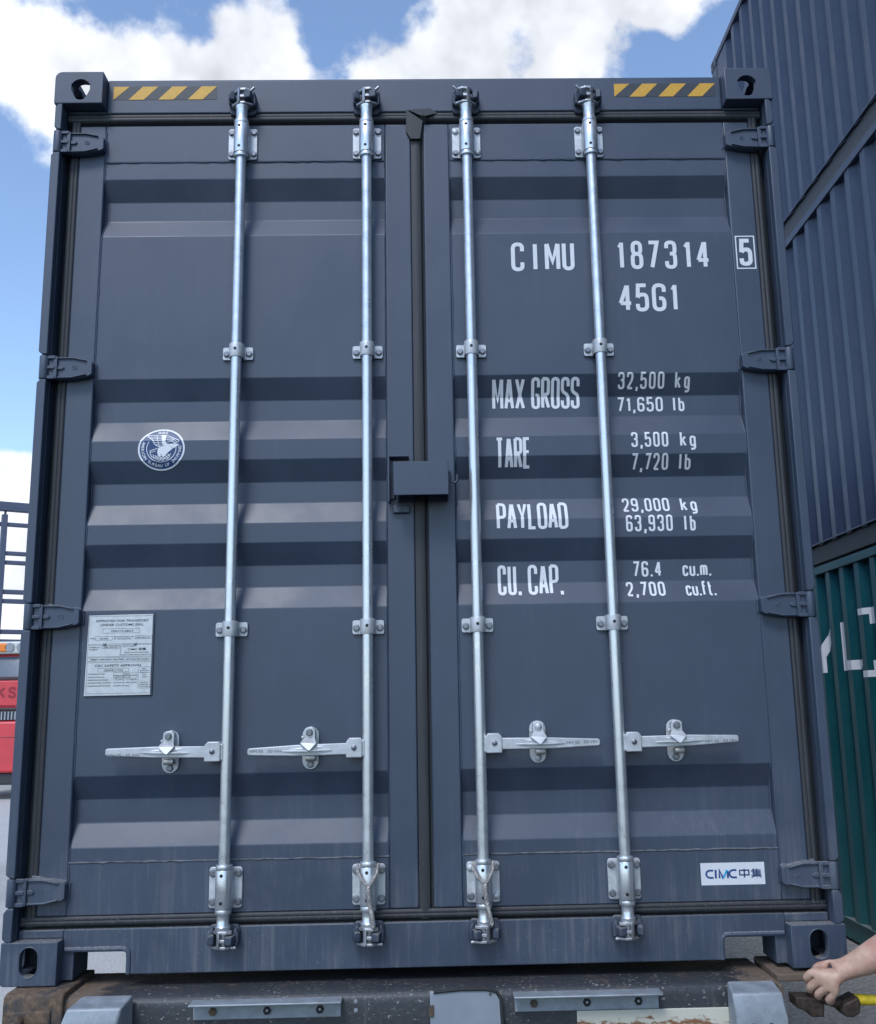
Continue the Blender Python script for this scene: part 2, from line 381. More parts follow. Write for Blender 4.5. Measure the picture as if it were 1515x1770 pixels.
# ------------------------------------------------------------------ stroke lettering
def fillet(pts, r, closed=False):
    out_ = []; n = len(pts)
    for i, p in enumerate(pts):
        if not closed and i in (0, n-1): out_.append(p); continue
        a = Vector(pts[i-1]); b = Vector(p); c = Vector(pts[(i+1) % n])
        d1 = min(r, (a-b).length*.5); d2 = min(r, (c-b).length*.5)
        q0 = b+(a-b).normalized()*d1; q1 = b+(c-b).normalized()*d2
        for k in range(5):
            t = k/4; out_.append(tuple(q0*(1-t)**2+b*2*t*(1-t)+q1*t*t))
    return out_
def G(w_):
    W = w_; o = [(0,0),(W,0),(W,1),(0,1)]
    return {
     'C': ([('r',[(W,.72),(W,1),(0,1),(0,0),(W,0),(W,.28)])],W), 'I': ([('s',[(0,0),(0,1)])],0), 'l': ([('s',[(0,0),(0,1)])],0),
     'M': ([('s',[(0,0),(0,1)]),('s',[(W*.04,1),(W*.6,.30),(W*1.16,1)]),('s',[(W*1.2,1),(W*1.2,0)])],W*1.2), 'U': ([('r',[(0,1),(0,0),(W,0),(W,1)])],W),
     '1': ([('s',[(0,.80),(W*.36,.95)]),('s',[(W*.38,1),(W*.38,0)])],W*.45), '7': ([('s',[(0,1),(W,1),(W*.32,0)])],W),
     '8': ([('c',[(W*.06,.54),(W*.94,.54),(W*.94,1),(W*.06,1)]),('c',[(0,0),(W,0),(W,.54),(0,.54)])],W),
     '3': ([('r',[(0,.76),(0,1),(W,1),(W,.54),(W*.4,.54)]),('r',[(W*.4,.54),(W,.54),(W,0),(0,0),(0,.24)])],W),
     '4': ([('s',[(W*.76,0),(W*.76,1)]),('s',[(W*.70,.98),(0,.27)]),('s',[(0,.27),(W*1.12,.27)])],W*1.12),
     '5': ([('s',[(W*.95,1),(W*.1,1),(W*.02,.50)]),('r',[(W*.02,.50),(W*.25,.62),(W,.62),(W,0),(0,0),(0,.24)])],W),
     'G': ([('r',[(W,.72),(W,1),(0,1),(0,0),(W,0),(W,.46),(W*.5,.46)])],W),
     '2': ([('r',[(0,.74),(0,1),(W,1),(W,.58),(0,0)]),('s',[(0,0),(W,0)])],W),
     '0': ([('c',o)],W), 'O': ([('c',o)],W),
     '6': ([('r',[(W,.78),(W,1),(0,1),(0,0),(W,0),(W,.56),(0,.50)])],W), '9': ([('r',[(0,.22),(0,0),(W,0),(W,1),(0,1),(0,.44),(W,.50)])],W),
     'A': ([('s',[(0,0),(W*.45,1)]),('s',[(W*.55,1),(W,0)]),('s',[(W*.16,.28),(W*.84,.28)])],W), 'X': ([('s',[(0,0),(W,1)]),('s',[(0,1),(W,0)])],W),
     'R': ([('s',[(0,0),(0,1)]),('r',[(0,1),(W,1),(W,.48),(0,.48)]),('s',[(W*.45,.48),(W,0)])],W),
     'S': ([('r',[(W,.74),(W,1),(0,1),(0,.56),(W,.46),(W,0),(0,0),(0,.26)])],W),
     'T': ([('s',[(W*.5,0),(W*.5,1)]),('s',[(0,1),(W,1)])],W), 'E': ([('s',[(W*.85,1),(0,1),(0,0),(W*.85,0)]),('s',[(0,.52),(W*.75,.52)])],W*.85),
     'P': ([('s',[(0,0),(0,1)]),('r',[(0,1),(W,1),(W,.44),(0,.44)])],W), 'Y': ([('s',[(0,1),(W*.5,.45),(W,1)]),('s',[(W*.5,.45),(W*.5,0)])],W),
     'L': ([('s',[(0,1),(0,0),(W*.85,0)])],W*.85), 'D': ([('r',[(0,1),(W,1),(W,0),(0,0)]),('s',[(0,0),(0,1)])],W), 'K': ([('s',[(0,0),(0,1)]),('s',[(W,1),(0,.42)]),('s',[(W*.3,.58),(W,0)])],W),
     '.': ([('s',[(0,-.06),(0,.08)])],0), ',': ([('s',[(W*.14,.08),(W*.02,-.20)])],W*.14), ' ': ([],W*.35), '-': ([('s',[(0,.5),(W*.7,.5)])],W*.7),
     'k': ([('s',[(0,0),(0,1)]),('s',[(W*.85,.66),(0,.28)]),('s',[(W*.3,.42),(W*.9,0)])],W*.9),
     'g': ([('c',[(0,0),(W*.85,0),(W*.85,.66),(0,.66)]),('r',[(W*.85,.66),(W*.85,-.26),(0,-.26)])],W*.85),
     'b': ([('s',[(0,0),(0,1)]),('r',[(0,.66),(W*.85,.66),(W*.85,0),(0,0)])],W*.85),
     'c': ([('r',[(W*.8,.48),(W*.8,.66),(0,.66),(0,0),(W*.8,0),(W*.8,.18)])],W*.8), 'u': ([('r',[(0,.66),(0,0),(W*.85,0)]),('s',[(W*.85,0),(W*.85,.66)])],W*.85),
     'm': ([('s',[(0,0),(0,.66)]),('r',[(0,.66),(W*.62,.66),(W*.62,0)]),('r',[(W*.62,.66),(W*1.24,.66),(W*1.24,0)])],W*1.24),
     'f': ([('r',[(W*.15,0),(W*.15,1),(W*.65,1)]),('s',[(0,.66),(W*.55,.66)])],W*.65), 't': ([('r',[(W*.2,1),(W*.2,0),(W*.65,0)]),('s',[(0,.66),(W*.6,.66)])],W*.65)}
def stroke(mb, pts, t, y, closed=False):
    P = []
    for p in pts:
        if not P or (Vector(p)-P[-1]).length > t*.02: P.append(Vector(p))
    if closed and (P[0]-P[-1]).length < t*.02: P.pop()
    n = len(P); L_, R_ = [], []
    for i in range(n):
        a = P[i-1] if (i or closed) else None; c = P[(i+1) % n] if (i < n-1 or closed) else None
        d1 = (P[i]-a).normalized() if a is not None else None; d2 = (c-P[i]).normalized() if c is not None else None
        if d1 is None: d1 = d2
        if d2 is None: d2 = d1
        n1 = Vector((-d1.y, d1.x)); n2 = Vector((-d2.y, d2.x)); mt = n1+n2
        if mt.length < .1: mt = n1
        mt.normalize(); k = t/max(.45, mt.dot(n1))
        L_.append(P[i]+mt*k); R_.append(P[i]-mt*k)
    vs = [(p.x, y, p.y) for p in L_]+[(p.x, y, p.y) for p in R_]
    mb.vf(vs, [(i, (i+1) % n, n+(i+1) % n, n+i) for i in range(n if closed else n-1)])
def lettering(mb, s, x0, x1, z0, z1, th, W=.36, gap=.11):
    """stroke text whose outline fills x0..x1, z0..z1 (cap height); th: stroke width in metres, gap: clear space / cap height"""
    gl = G(W); h = z1-z0-th; gm = gap*(z1-z0)
    tw_ = sum(gl[c][1] for c in s); sx = (x1-x0-th-(len(s)-1)*(th+gm))/max(tw_, 1e-4)
    cx = x0+th/2; dep = 0.0
    for ch in s:
        gs, wd = gl[ch]
        for kind, pts in gs:
            q = [(cx+p[0]*sx, z0+th/2+p[1]*h) for p in pts]
            if kind == 'r': q = fillet(q, min(.30*h, .55*W*sx))
            if kind == 'c': q = fillet(q, min(.30*h, .55*W*sx), True)
            dep = (dep+.00007) % .00042
            stroke(mb, q, th/2, dep, kind == 'c')
        cx += wd*sx+th+gm
def font_mesh(txt, size, align='LEFT', res=2):
    c = bpy.data.curves.new('txt', 'FONT'); c.body = txt; c.size = size; c.align_x = align; c.resolution_u = res; c.fill_mode = 'FRONT'; c.offset = size*.018
    o = bpy.data.objects.new('txt', c); col.objects.link(o); me = evaluated(o)
    bpy.data.objects.remove(o); bpy.data.curves.remove(c); return me
def font_into(mb, txt, x0, z0, size, width=None, align='LEFT', y=0.0, rot=0.0, height=None):
    """built-in font text laid in the x-z plane; width stretches it to that many metres"""
    me = font_mesh(txt, size, align)
    if not len(me.vertices): return
    xs = [v.co.x for v in me.vertices]; ys = [v.co.y for v in me.vertices]
    k = (width/(max(xs)-min(xs))) if width else 1; kz = (height/(max(ys)-min(ys))) if height else 1
    off = -min(xs)*k if (width and align == 'LEFT') else 0
    ca, sa = math.cos(rot), math.sin(rot)
    vs = []
    for v in me.vertices:
        a, b = v.co.x*k+off, v.co.y*kz; vs.append((x0+a*ca-b*sa, y, z0+a*sa+b*ca))
    mb.vf(vs, [tuple(p.vertices) for p in me.polygons]); bpy.data.meshes.remove(me)

# ------------------------------------------------------------------ the container
BOX = empty('shipping_container', (0, 0, 0))
tag(BOX, 'slate grey shipping container on a trailer, its closed double doors facing the viewer', 'container')
CL = 12.192
YD, YP, PD = .050, .0525, .032           # door frame face, panel face, recess depth
RECS = (2.525, 1.821, 1.548, 1.278, .574)
BRK = []
for s_ in RECS: BRK += [(s_, 0), (s_-.069, PD), (s_-.138, PD), (s_-.207, 0)]
PROF = [(2.586, 0)]+BRK+[(.327, 0)]
def panel_y(z, x=0.0):
    if z >= PROF[0][0] or z <= PROF[-1][0]: base = YP
    else:
        base = YP
        for (za, da), (zb, db) in zip(PROF, PROF[1:]):
            if zb <= z <= za:
                base = YP+da+(db-da)*((za-z)/(za-zb) if za > zb else 0); break
    return base+.0007*math.sin(x*9.1+z*2.3)*math.sin(z*6.7-x*3.1+.5)
def conform(mb, off=.0012):
    """bends a flat x-z mesh onto the corrugated door panel"""
    bm = mb.bm
    for z, _ in BRK:
        bmesh.ops.bisect_plane(bm, geom=bm.verts[:]+bm.edges[:]+bm.faces[:], plane_co=(0, 0, z), plane_no=(0, 0, 1), dist=1e-5)
    for v in bm.verts: v.co.y = panel_y(v.co.z, v.co.x)-off-v.co.y
    return mb
def flatten(mb, y):
    for v in mb.bm.verts: v.co.y = y-v.co.y
    return mb

# body behind the doors
def corrugated(mb, x, xin, y0, y1, z0, z1, pitch=.278, phase=0.0):
    ys = [y0]; ds = [0]
    y = y0+.05+phase
    while y+pitch < y1-.03:
        for dy, d in ((.038, 0), (.099, 1), (.177, 1), (.238, 0)): ys.append(y+dy); ds.append(d)
        y += pitch
    ys.append(y1); ds.append(0)
    vs = []
    for a, d in zip(ys, ds): xx = x+(xin-x)*d; vs += [(xx, a, z0), (xx, a, z1)]
    mb.vf(vs, [(2*i, 2*i+2, 2*i+3, 2*i+1) for i in range(len(ys)-1)]); return mb
for s in (-1, 1):
    corrugated(MB(), s*1.208, s*1.172, .17, CL-.15, .16, 2.80).build('side_wall', M_paint, BOX, smooth=False)
    MB().box(*sorted((s*1.213, s*1.150)), .178, CL-.178, 2.80, 2.862).build('top_side_rail', M_paint, BOX, .004)
    MB().box(*sorted((s*1.213, s*1.165)), .178, CL-.178, .005, .165).build('bottom_side_rail', M_paint, BOX, .004)
MB().box(-1.15, 1.15, .10, CL-.1, 2.850, 2.866).build('roof', M_paint, BOX)
MB().box(-1.165, 1.165, .15, CL-.1, .14, .168).build('floor', M_dark, BOX)
MB().box(-1.19, 1.19, CL-.12, CL-.06, .01, 2.88).build('front_wall', M_paint, BOX, .004)
cmx = MB().box(-1.164, 1.164, 0, .045, .018, .138).mesh('cross_member'); cmx.materials.append(M_paint)
for i in range(14): link('cross_member', cmx, BOX).location = (0, 1.2+i*.76, 0)

# header, sill, posts
hd = MB(); hd.box(-1.057, 1.057, .048, .15, 2.768, 2.8925)
hd.box(-1.188, -1.0575, .0485, .15, 2.768, 2.7775); hd.box(1.0575, 1.188, .0485, .15, 2.768, 2.7775)
hd.build('door_header', M_paint, BOX, .005, 3)
MB().box(-1.057, 1.057, .052, .14, 2.884, 2.897).build('header_lip', M_fit, BOX, .003)
sl = MB()
sp = [(-1.057, .142), (-1.057, .088), (-1.030, .088)]
def arc(cx, cz, r, a0, a1, n=5): return [(cx+r*math.cos(R(a0+(a1-a0)*i/n)), cz+r*math.sin(R(a0+(a1-a0)*i/n))) for i in range(n+1)]
sp = [(-1.057, .142), (-1.057, .084)] + arc(-.884, .072, .012, 90, 0) + [(-.872, .016), (.872, .016)] + arc(.884, .072, .012, 180, 90) + [(1.057, .084), (1.057, .142)]
sl.prism(sp, .045, .15); sl.box(-1.188, -1.0575, .0455, .15, .1185, .142); sl.box(1.0575, 1.188, .0455, .15, .1185, .142)
sl.build('door_sill', M_paint, BOX, .003)
for s in (-1, 1):                                            # pocket rim
    rim = MB()
    pth = [(s*1.052, .087), (s*.895, .087), (s*.878, .086), (s*.868, .078), (s*.866, .060), (s*.866, .018)]
    rim.tube([(a, .0455, b) for a, b in pth], .0075, 8)
    rim.tube([(a, .10, b) for a, b in [(s*1.052, .085), (s*.873, .085), (s*.871, .020)]], .005, 6)
    rim.build('pocket_rim', M_fit, BOX)
    MB().box(*sorted((s*1.060, s*1.026)), .050, .178, .002, .086).build('pocket_side', M_paint, BOX, .003)
HZ = (2.642, 1.850, 1.052, .252)
for s in (-1, 1):
    po = MB()
    po.box(*sorted((s*1.219, s*1.190)), .034, .17, .118, 2.778)
    po.box(*sorted((s*1.190, s*1.152)), .092, .17, .118, 2.778)
    po.build('corner_post', M_paint, BOX, .003)
    zs = [2.778]+[q for z in HZ for q in (z+.0415, z-.0415)]+[.118]
    for i in range(0, len(zs), 2):
        a, b = zs[i+1], zs[i]; st = MB()
        xo = 1.2135 if i == 0 else 1.2185
        if s < 0: st.prism([(-xo, a+.010), (-xo+.012, a), (-1.190, a), (-1.190, b), (-xo+.010, b), (-xo, b-.012)], .001, .034)
        else: st.prism([(xo, a+.010), (xo-.012, a), (1.190, a), (1.190, b), (xo-.010, b), (xo, b-.012)], .001, .034)
        st.build('post_flange', M_fit, BOX, .003, 2)

# corner castings: hollow blocks with apertures
def stad(cx, cz, wd, ht, n=8):
    r = min(wd, ht)/2; P = []
    if ht >= wd:
        P += [(cx+r*math.cos(R(a)), cz+ht/2-r+r*math.sin(R(a))) for a in [180*i/n for i in range(n+1)]]
        P += [(cx+r*math.cos(R(a)), cz-ht/2+r+r*math.sin(R(a))) for a in [180+180*i/n for i in range(n+1)]]
    else:
        P += [(cx+wd/2-r+r*math.cos(R(a)), cz+r*math.sin(R(a))) for a in [-90+180*i/n for i in range(n+1)]]
        P += [(cx-wd/2+r+r*math.cos(R(a)), cz+r*math.sin(R(a))) for a in [90+180*i/n for i in range(n+1)]]
    return P
def casting(top):
    z0, z1 = (2.778, 2.896) if top else (0.0, .118)
    body = MB().prism(rrect(-1.219, -1.057, z0, z1, .024 if top else .016, 5, (0, 0, 1, 0) if top else (0, 0, 0, 1)), 0, .178).mesh('c', .003, 2)
    cuts = [MB().box(-1.193, -1.083, .024, .156, z0+.024, z1-.024)]
    if top:
        hole = [(-1.164, 2.800), (-1.164, 2.845)]
        hole = arc(-1.132, 2.812, .022, 200, 340, 7)+[(-1.101, 2.828), (-1.1005, 2.852)]+arc(-1.132, 2.834, .034, 30, 150, 8)+[(-1.1635, 2.852), (-1.163, 2.828)]
        cuts += [MB().prism(hole, -.02, .05), MB().prism(stad(.089, 2.838, .055, .082), -1.25, -1.16, 'x'), MB().prism(stad(-1.130, .101, .064, .124), 2.85, 2.93, 'z')]
    else:
        cuts += [MB().prism(stad(-1.1375, .064, .052, .081), -.02, .05), MB().prism(stad(.089, .064, .055, .082), -1.25, -1.16, 'x'), MB().prism(stad(-1.130, .101, .064, .124), -.03, .05, 'z')]
    o = link('tmp', body); tmp = []
    for c in cuts:
        cm = c.mesh('k', smooth=False); q = link('tmpk', cm); tmp.append(q)
        md = o.modifiers.new('b', 'BOOLEAN'); md.operation = 'DIFFERENCE'; md.object = q; md.solver = 'EXACT'
    me = evaluated(o)
    for q in tmp+[o]: bpy.data.objects.remove(q)
    me.materials.clear(); me.materials.append(M_fit)
    me.polygons.foreach_set('use_smooth', [True]*len(me.polygons)); me.set_sharp_from_angle(angle=R(30)); me.name = 'corner_casting'
    me.polygons.foreach_set('use_smooth', [p.area < .0004 for p in me.polygons])
    return me
def mirrored(me):
    m2 = me.copy(); m2.transform(Matrix.Diagonal((-1, 1, 1, 1))); m2.flip_normals(); return m2
for top in (True, False):
    me = casting(top); link('corner_casting', me, BOX); link('corner_casting', mirrored(me), BOX)
    fm = me.copy(); fm.transform(Matrix.Translation((0, CL, 0)) @ Matrix.Diagonal((1, -1, 1, 1))); fm.flip_normals()
    link('corner_casting', fm, BOX); link('corner_casting', mirrored(fm), BOX)
    # lip of the aperture
    if not top:
        for s in (-1, 1):
            rr = MB(); P = stad(s*1.1375, .064, .055, .084, 10); rr.tube([(a, .0008, b) for a, b in P]+[(P[0][0], .0008, P[0][1])], .0022, 6, False); rr.build('aperture_lip', M_fit, BOX)

# door leaves
def weld(mb, a, b, r=.0026, seed=0, amp=.0012, step=.02):
    a, b = Vector(a), Vector(b); n = max(3, int((b-a).length/step)); rn = random.Random(seed); pts = []; rs = []
    d = (b-a).normalized(); side = d.cross(Vector((0, 1, 0)))
    for i in range(n+1): pts.append(a.lerp(b, i/n)+side*rn.uniform(-amp, amp)); rs.append(r*rn.uniform(.75, 1.25))
    mb.tube(pts, rs, 6); return mb
LEAF = {}
for s in (-1, 1):
    xo, xi, po_, pi_ = 1.143, .0215, 1.055, .109
    f = MB()
    f.box(*sorted((s*xo, s*po_)), YD, .10, .178, 2.723); f.box(*sorted((s*pi_, s*xi)), YD, .10, .178, 2.723)
    leaf = f.build('door_leaf', M_paint, BOX, .005, 3)
    LEAF[s] = leaf
    rl = MB(); rl.box(*sorted((s*po_, s*pi_)), YD+.0012, .10, 2.588, 2.7225); rl.build('top_rail', M_paint, leaf, .0025)
    rl = MB(); rl.box(*sorted((s*po_, s*pi_)), YD+.0012, .10, .1785, .325); rl.build('bottom_rail', M_paint, leaf, .0025)
    p_ = MB(); nx = 26; zz = []
    for (za, da), (zb, db) in zip(PROF, PROF[1:]):
        k = max(1, int((za-zb)/.07)); zz += [za+(zb-za)*i/k for i in range(k)]
    zz.append(PROF[-1][0])
    for zb_, _ in BRK: zz = [q for q in zz if abs(q-zb_) > .002]+[zb_+dz for dz in (.0024, .0012, 0, -.0012, -.0024)]
    zz.sort(reverse=True)
    def bend(z, x):
        for zb_, _ in BRK:
            if abs(z-zb_) < .00245:
                t = (zb_+.0024-z)/.0048; y0, y1, ym = panel_y(zb_+.0024, x), panel_y(zb_-.0024, x), panel_y(zb_, x)
                return (1-t)**2*y0+2*t*(1-t)*ym+t*t*y1
        return panel_y(z, x)
    x0, x1 = sorted((s*po_, s*pi_)); xs = [x0+(x1-x0)*i/nx for i in range(nx+1)]
    p_.vf([(x, bend(z, x), z) for z in zz for x in xs], [(j*(nx+1)+i, j*(nx+1)+i+1, (j+1)*(nx+1)+i+1, (j+1)*(nx+1)+i) for j in range(len(zz)-1) for i in range(nx)])
    pan = p_.build('corrugated_panel', M_paint, leaf, ang=20)
    pan.data.polygons.foreach_set('use_smooth', [q.area < .0002 for q in pan.data.polygons])
    for k, (zw, rw) in enumerate(((2.5865, .0024), (.3265, .0028))): weld(MB(), (s*po_, YD+.001, zw), (s*pi_, YD+.001, zw), rw, 10+s+k).build('weld_seam', M_dusty if k else M_fit, leaf)
    for x in (po_, pi_):
        wv_ = MB(); pts = []; rs = []; rn = random.Random(int(x*977)+s)
        nz = 150
        for i in range(nz+1):
            z = 2.70-(2.70-.20)*i/nz
            yy = panel_y(z, 0)-.0005 if .327 < z < 2.586 else YD
            pts.append((s*(x+(-.002 if x > .5 else .002))+rn.uniform(-.0010, .0010), min(yy, YD+.03), z)); rs.append(rn.uniform(.0016, .0031))
        wv_.tube(pts, rs, 6); wv_.build('weld_seam', M_fit, leaf)
    # rubber seal round the leaf
    gs = MB()
    def bead(p0, p1, nrm, wd, tilt=0.0):
        p0, p1 = Vector(p0), Vector(p1); nv = Vector(nrm); vs = []
        pr = ((0, .0540), (.05, .0505), (.30, .0495+tilt), (.33, .0510+tilt), (.36, .0495+tilt), (.64, .0500+tilt), (.74, .0580), (.84, .0720), (1, .074))
        for t, y in pr:
            for q in (p0, p1): a = q+nv*(wd*t); vs.append((a.x, y, a.z))
        gs.vf(vs, [(2*i, 2*i+1, 2*i+3, 2*i+2) for i in range(len(pr)-1)])
    bead((s*1.186, 0, 2.7675), (s*.0, 0, 2.7675), (0, 0, -1), .0445, -.003)
    bead((s*1.186, 0, .1775), (s*.0, 0, .1775), (0, 0, -1), .0385, -.002)
    bead((s*1.1435, 0, .15), (s*1.1435, 0, 2.75), (s, 0, 0), .042)
    gs.build('door_seal', M_rub, BOX, ang=70)
bk = MB().box(-1.18, 1.18, .104, .112, .13, 2.775); bk.build('seal_backing', M_hole, BOX)
cg = MB()
prof = [(-.0220, .070), (-.0205, .052), (-.008, .0485), (.004, .049), (.011, .052), (.013, .066), (.0150, .066), (.0165, .056), (.0215, .058), (.0220, .070)]
cg.vf([(x, y, z) for x, y in prof for z in (.150, 2.745)], [(2*i, 2*i+1, 2*i+3, 2*i+2) for i in range(len(prof)-1)])
cg.build('centre_seal', M_rub, BOX, ang=25)
fl = MB(); fl.prism([(-.036, 2.772), (-.036, 2.688), (-.021, 2.660), (.012, 2.660), (.022, 2.728)], .0375, .05)
fl.vf([(-.036, .0470, 2.774), (.046, .0470, 2.780), (.072, .0475, 2.763), (.034, .030, 2.742), (.012, .030, 2.744), (-.030, .0350, 2.768)], [(0,1,2,3,4,5)])
fl.vf([(.012, .030, 2.744), (.034, .030, 2.742), (.030, .052, 2.722), (.012, .052, 2.722)], [(0,1,2,3)])
fl.build('seal_flap', M_rub, BOX, .0015)

# hinges
def hinge_mesh():
    mb = MB()                                             # left-hand hinge, centred on its own z = 0; x is world x
    mb.tube([(-1.2025, .0155, -.0385), (-1.2025, .0155, .0385)], .0150, 16)
    mb.box(-1.2050, -1.170, .016, .030, -.0375, .0375)
    for z in (-.035, -.0015, .0320): mb.box(-1.196, -1.166, .008, .018, z-.004, z+.007)
    mb.box(-1.172, -1.160, .0105, .034, -.0375, .0375)
    mb.prism([(-1.162, -.0375), (-1.115, -.036), (-1.060, -.026), (-1.052, -.020), (-1.052, .020), (-1.060, .026), (-1.115, .0365), (-1.162, .0375)], .020, .0495)
    mb.prism([(-1.160, .0355), (-1.112, .0345), (-1.070, .0245), (-1.070, .0205), (-1.112, .0295), (-1.160, .0300)], .0135, .022)
    mb.prism([(-1.160, -.0355), (-1.112, -.0345), (-1.070, -.0245), (-1.070, -.0205), (-1.112, -.0295), (-1.160, -.0300)], .0135, .022)
    mb.prism([(-1.160, -.0065), (-1.146, -.0065), (-1.138, 0), (-1.146, .0065), (-1.160, .0065)], .0145, .022)
    return mb.mesh('hinge', .0018, 2)
hm = hinge_mesh(); hm.materials.append(M_fit); hmr = mirrored(hm)
em = MB()
P = stad(-1.106, 0, .016, .011, 6); em.tube([(a, .0198, b) for a, b in P]+[(P[0][0], .0198, P[0][1])], .0011, 6, False); em.tube([(-1.110, .0198, .0004), (-1.102, .0198, -.0004)], .0012, 6)
eml = em.mesh('cast_mark'); eml.materials.append(M_fit); emr = mirrored(eml)
pn = MB().tube([(-1.2025, .0155, -.046), (-1.2025, .0155, .046)], .0085, 12).mesh('hinge_pin'); pn.materials.append(M_fit); pnr = mirrored(pn)
for s in (-1, 1):
    for z in HZ:
        h = link('hinge', hm if s < 0 else hmr, BOX); h.location = (0, 0, z)
        link('hinge_pin', pn if s < 0 else pnr, h); link('cast_mark', eml if s < 0 else emr, h)
        weld(MB(), (s*1.158, .0495, z+.0385), (s*1.056, .0495, z+.024), .0042, int(z*100), .001, .008).build('weld_seam', M_fit, h).location = (0, 0, -z)
        weld(MB(), (s*1.048, .0495, z+.020), (s*1.048, .0495, z-.022), .0030, int(z*77), .001, .008).build('weld_seam', M_fit, h).location = (0, 0, -z)

# lock rods
YR = .015
def mesh_of(mb, mat, bevel=0., seg=2, ang=35, name='m'):
    me = mb.mesh(name, bevel, seg, True, ang); me.materials.append(mat); return me
T = {}
rn = random.Random(5)
rod = MB().tube([(0, 0, .147), (0, 0, .6), (0, 0, 1.2), (0, 0, 1.9), (0, 0, 2.765)], .0168, 24)
T['rod'] = mesh_of(rod, M_rod)
def bracket(z0, z1, hole=True):
    pl = MB(); pl.prism(rrect(-.049, .049, z0, z1, .009, 4), .0285, .0345)
    pl.box(-.0255, .0255, -.002, .0288, z0+.006, z1-.006)
    sl_ = MB().tube([(0, 0, z0+.004), (0, 0, z1-.004)], .0248, 24)
    cl_ = [mesh_of(MB().tube([(0, 0, a), (0, 0, b)], .0236 if a < z0 else .0242, 24), M_rod, .0015) for a, b in ((z0-.010, z0+.003), (z1-.003, z1+.010))]
    ho = [mesh_of(MB().tube([(-.003, -.0240, z), (-.003, -.0252, z)], .0050, 12), M_hole) for z in (z0+.022, z1-.018)]
    return (mesh_of(pl, M_plate, .0022, 2), mesh_of(sl_, M_rod, .0015), cl_, ho)
T['bt'] = bracket(2.590, 2.705); T['bb'] = bracket(.192, .308)
bo = MB(); bo.tube([(0, 0, 0), (0, -.0075, 0)], .0092, 6); bo.tube([(0, .001, 0), (0, -.002, 0)], .0112, 14); T['bolt'] = mesh_of(bo, M_bolt, .0012, 2)
bd = MB().tube([(0, .001, 0), (0, -.003, 0), (0, -.006, 0), (0, -.0078, 0)], [.0115, .0108, .0078, .003], 14); T['dome'] = mesh_of(bd, M_plate)
ne = MB().tube([(0, 0, 2.712), (0, 0, 2.72), (0, 0, 2.758), (0, 0, 2.764), (0, 0, 2.770)], [.021, .0192, .0192, .0225, .0225], 20); T['nt'] = mesh_of(ne, M_rod)
ne = MB().tube([(0, 0, .137), (0, 0, .147), (0, 0, .153), (0, 0, .172), (0, 0, .184)], [.0215, .0225, .0185, .0180, .0200], 20); T['nb'] = mesh_of(ne, M_rod)
def cam_head(z0, z1, up_):
    """cam head: two prongs of cast steel on the rod, hooked behind the keeper's lugs"""
    c = MB(); h = z1-z0
    c.tube([(0, .003, z0), (0, .003, z1)], .0165, 10)
    c.prism([(-.034, -.004), (-.012, -.024), (.012, -.026), (.036, -.012), (.038, -.003), (.018, .004), (-.018, .010), (-.036, .006)], z0, z0+.008, 'z')
    c.prism([(-.028, .000), (-.010, -.024), (.014, -.026), (.030, -.018), (.028, -.002), (.010, .010), (-.022, .010)], z1-.009, z1, 'z')
    c.obox((-.006, -.018, (z0+z1)/2), (.0045, -.004, 0), (.003, .009, 0), (0, 0, h*.46))
    c.obox((.004, -.020, (z0+z1)/2-.002), (.012, 0, 0), (0, .006, 0), (0, 0, .005))
    if up_: c.tube([(.024, -.010, z1-.010), (.044, -.016, z1+.006)], [.006, .0045], 8)
    else: c.tube([(.020, -.010, z0+.004), (.042, -.014, z0+.003)], [.006, .005], 8)
    k = MB()
    k.prism(rrect(-.046, .046, z0-.016 if up_ else z0+.000, z1-.004 if up_ else z1+.012, .014, 4), .020, .0345)
    k.obox((.025, -.010, (z0+z1)/2), (.0115, -.003, 0), (.004, .024, 0), (0, 0, h*.24))
    k.obox((-.033, -.002, (z0+z1)/2+.001), (.009, .003, 0), (-.003, .022, 0), (0, 0, h*.26))
    k.prism([(-.046, z0+.012), (-.046, z1-.006), (-.030, z1+.006), (-.026, z1-.004), (-.030, z0+.006)], -.004, .030)
    k.prism([(.046, z0+.008), (.046, z1-.010), (.038, z1+.004), (.030, z1-.002), (.034, z0+.004)], -.002, .030)
    return mesh_of(c, M_cam, .0022, 2), mesh_of(k, M_keep, .0035, 2)
T['ct'] = cam_head(2.768, 2.826, True); T['cb'] = cam_head(.088, .137, False)
cp = MB()
cp.prism(rrect(-.049, -.0175, -.0215, .0215, .006, 3), .0285, .0335); cp.prism(rrect(.0175, .049, -.0215, .0215, .006, 3), .0285, .0335)
ar = [(-.0235, .0335), (-.0235, .004)]+[(.0235*math.cos(R(a)), .004-.0235*math.sin(R(a))) for a in range(170, 0, -20)]+[(.0235, .004), (.0235, .0335), (.0190, .0335), (.0190, .004)]+[(.0190*math.cos(R(a)), .004-.0190*math.sin(R(a))) for a in range(10, 180, 20)]+[(-.0190, .004), (-.0190, .0335)]
cp.prism(ar, -.0235, .0235, 'z'); T['clamp'] = mesh_of(cp, M_plate, .001, 2)
T['chole'] = mesh_of(MB().tube([(-.001, -.0190, .002), (-.001, -.0202, .002)], .0048, 12), M_hole)
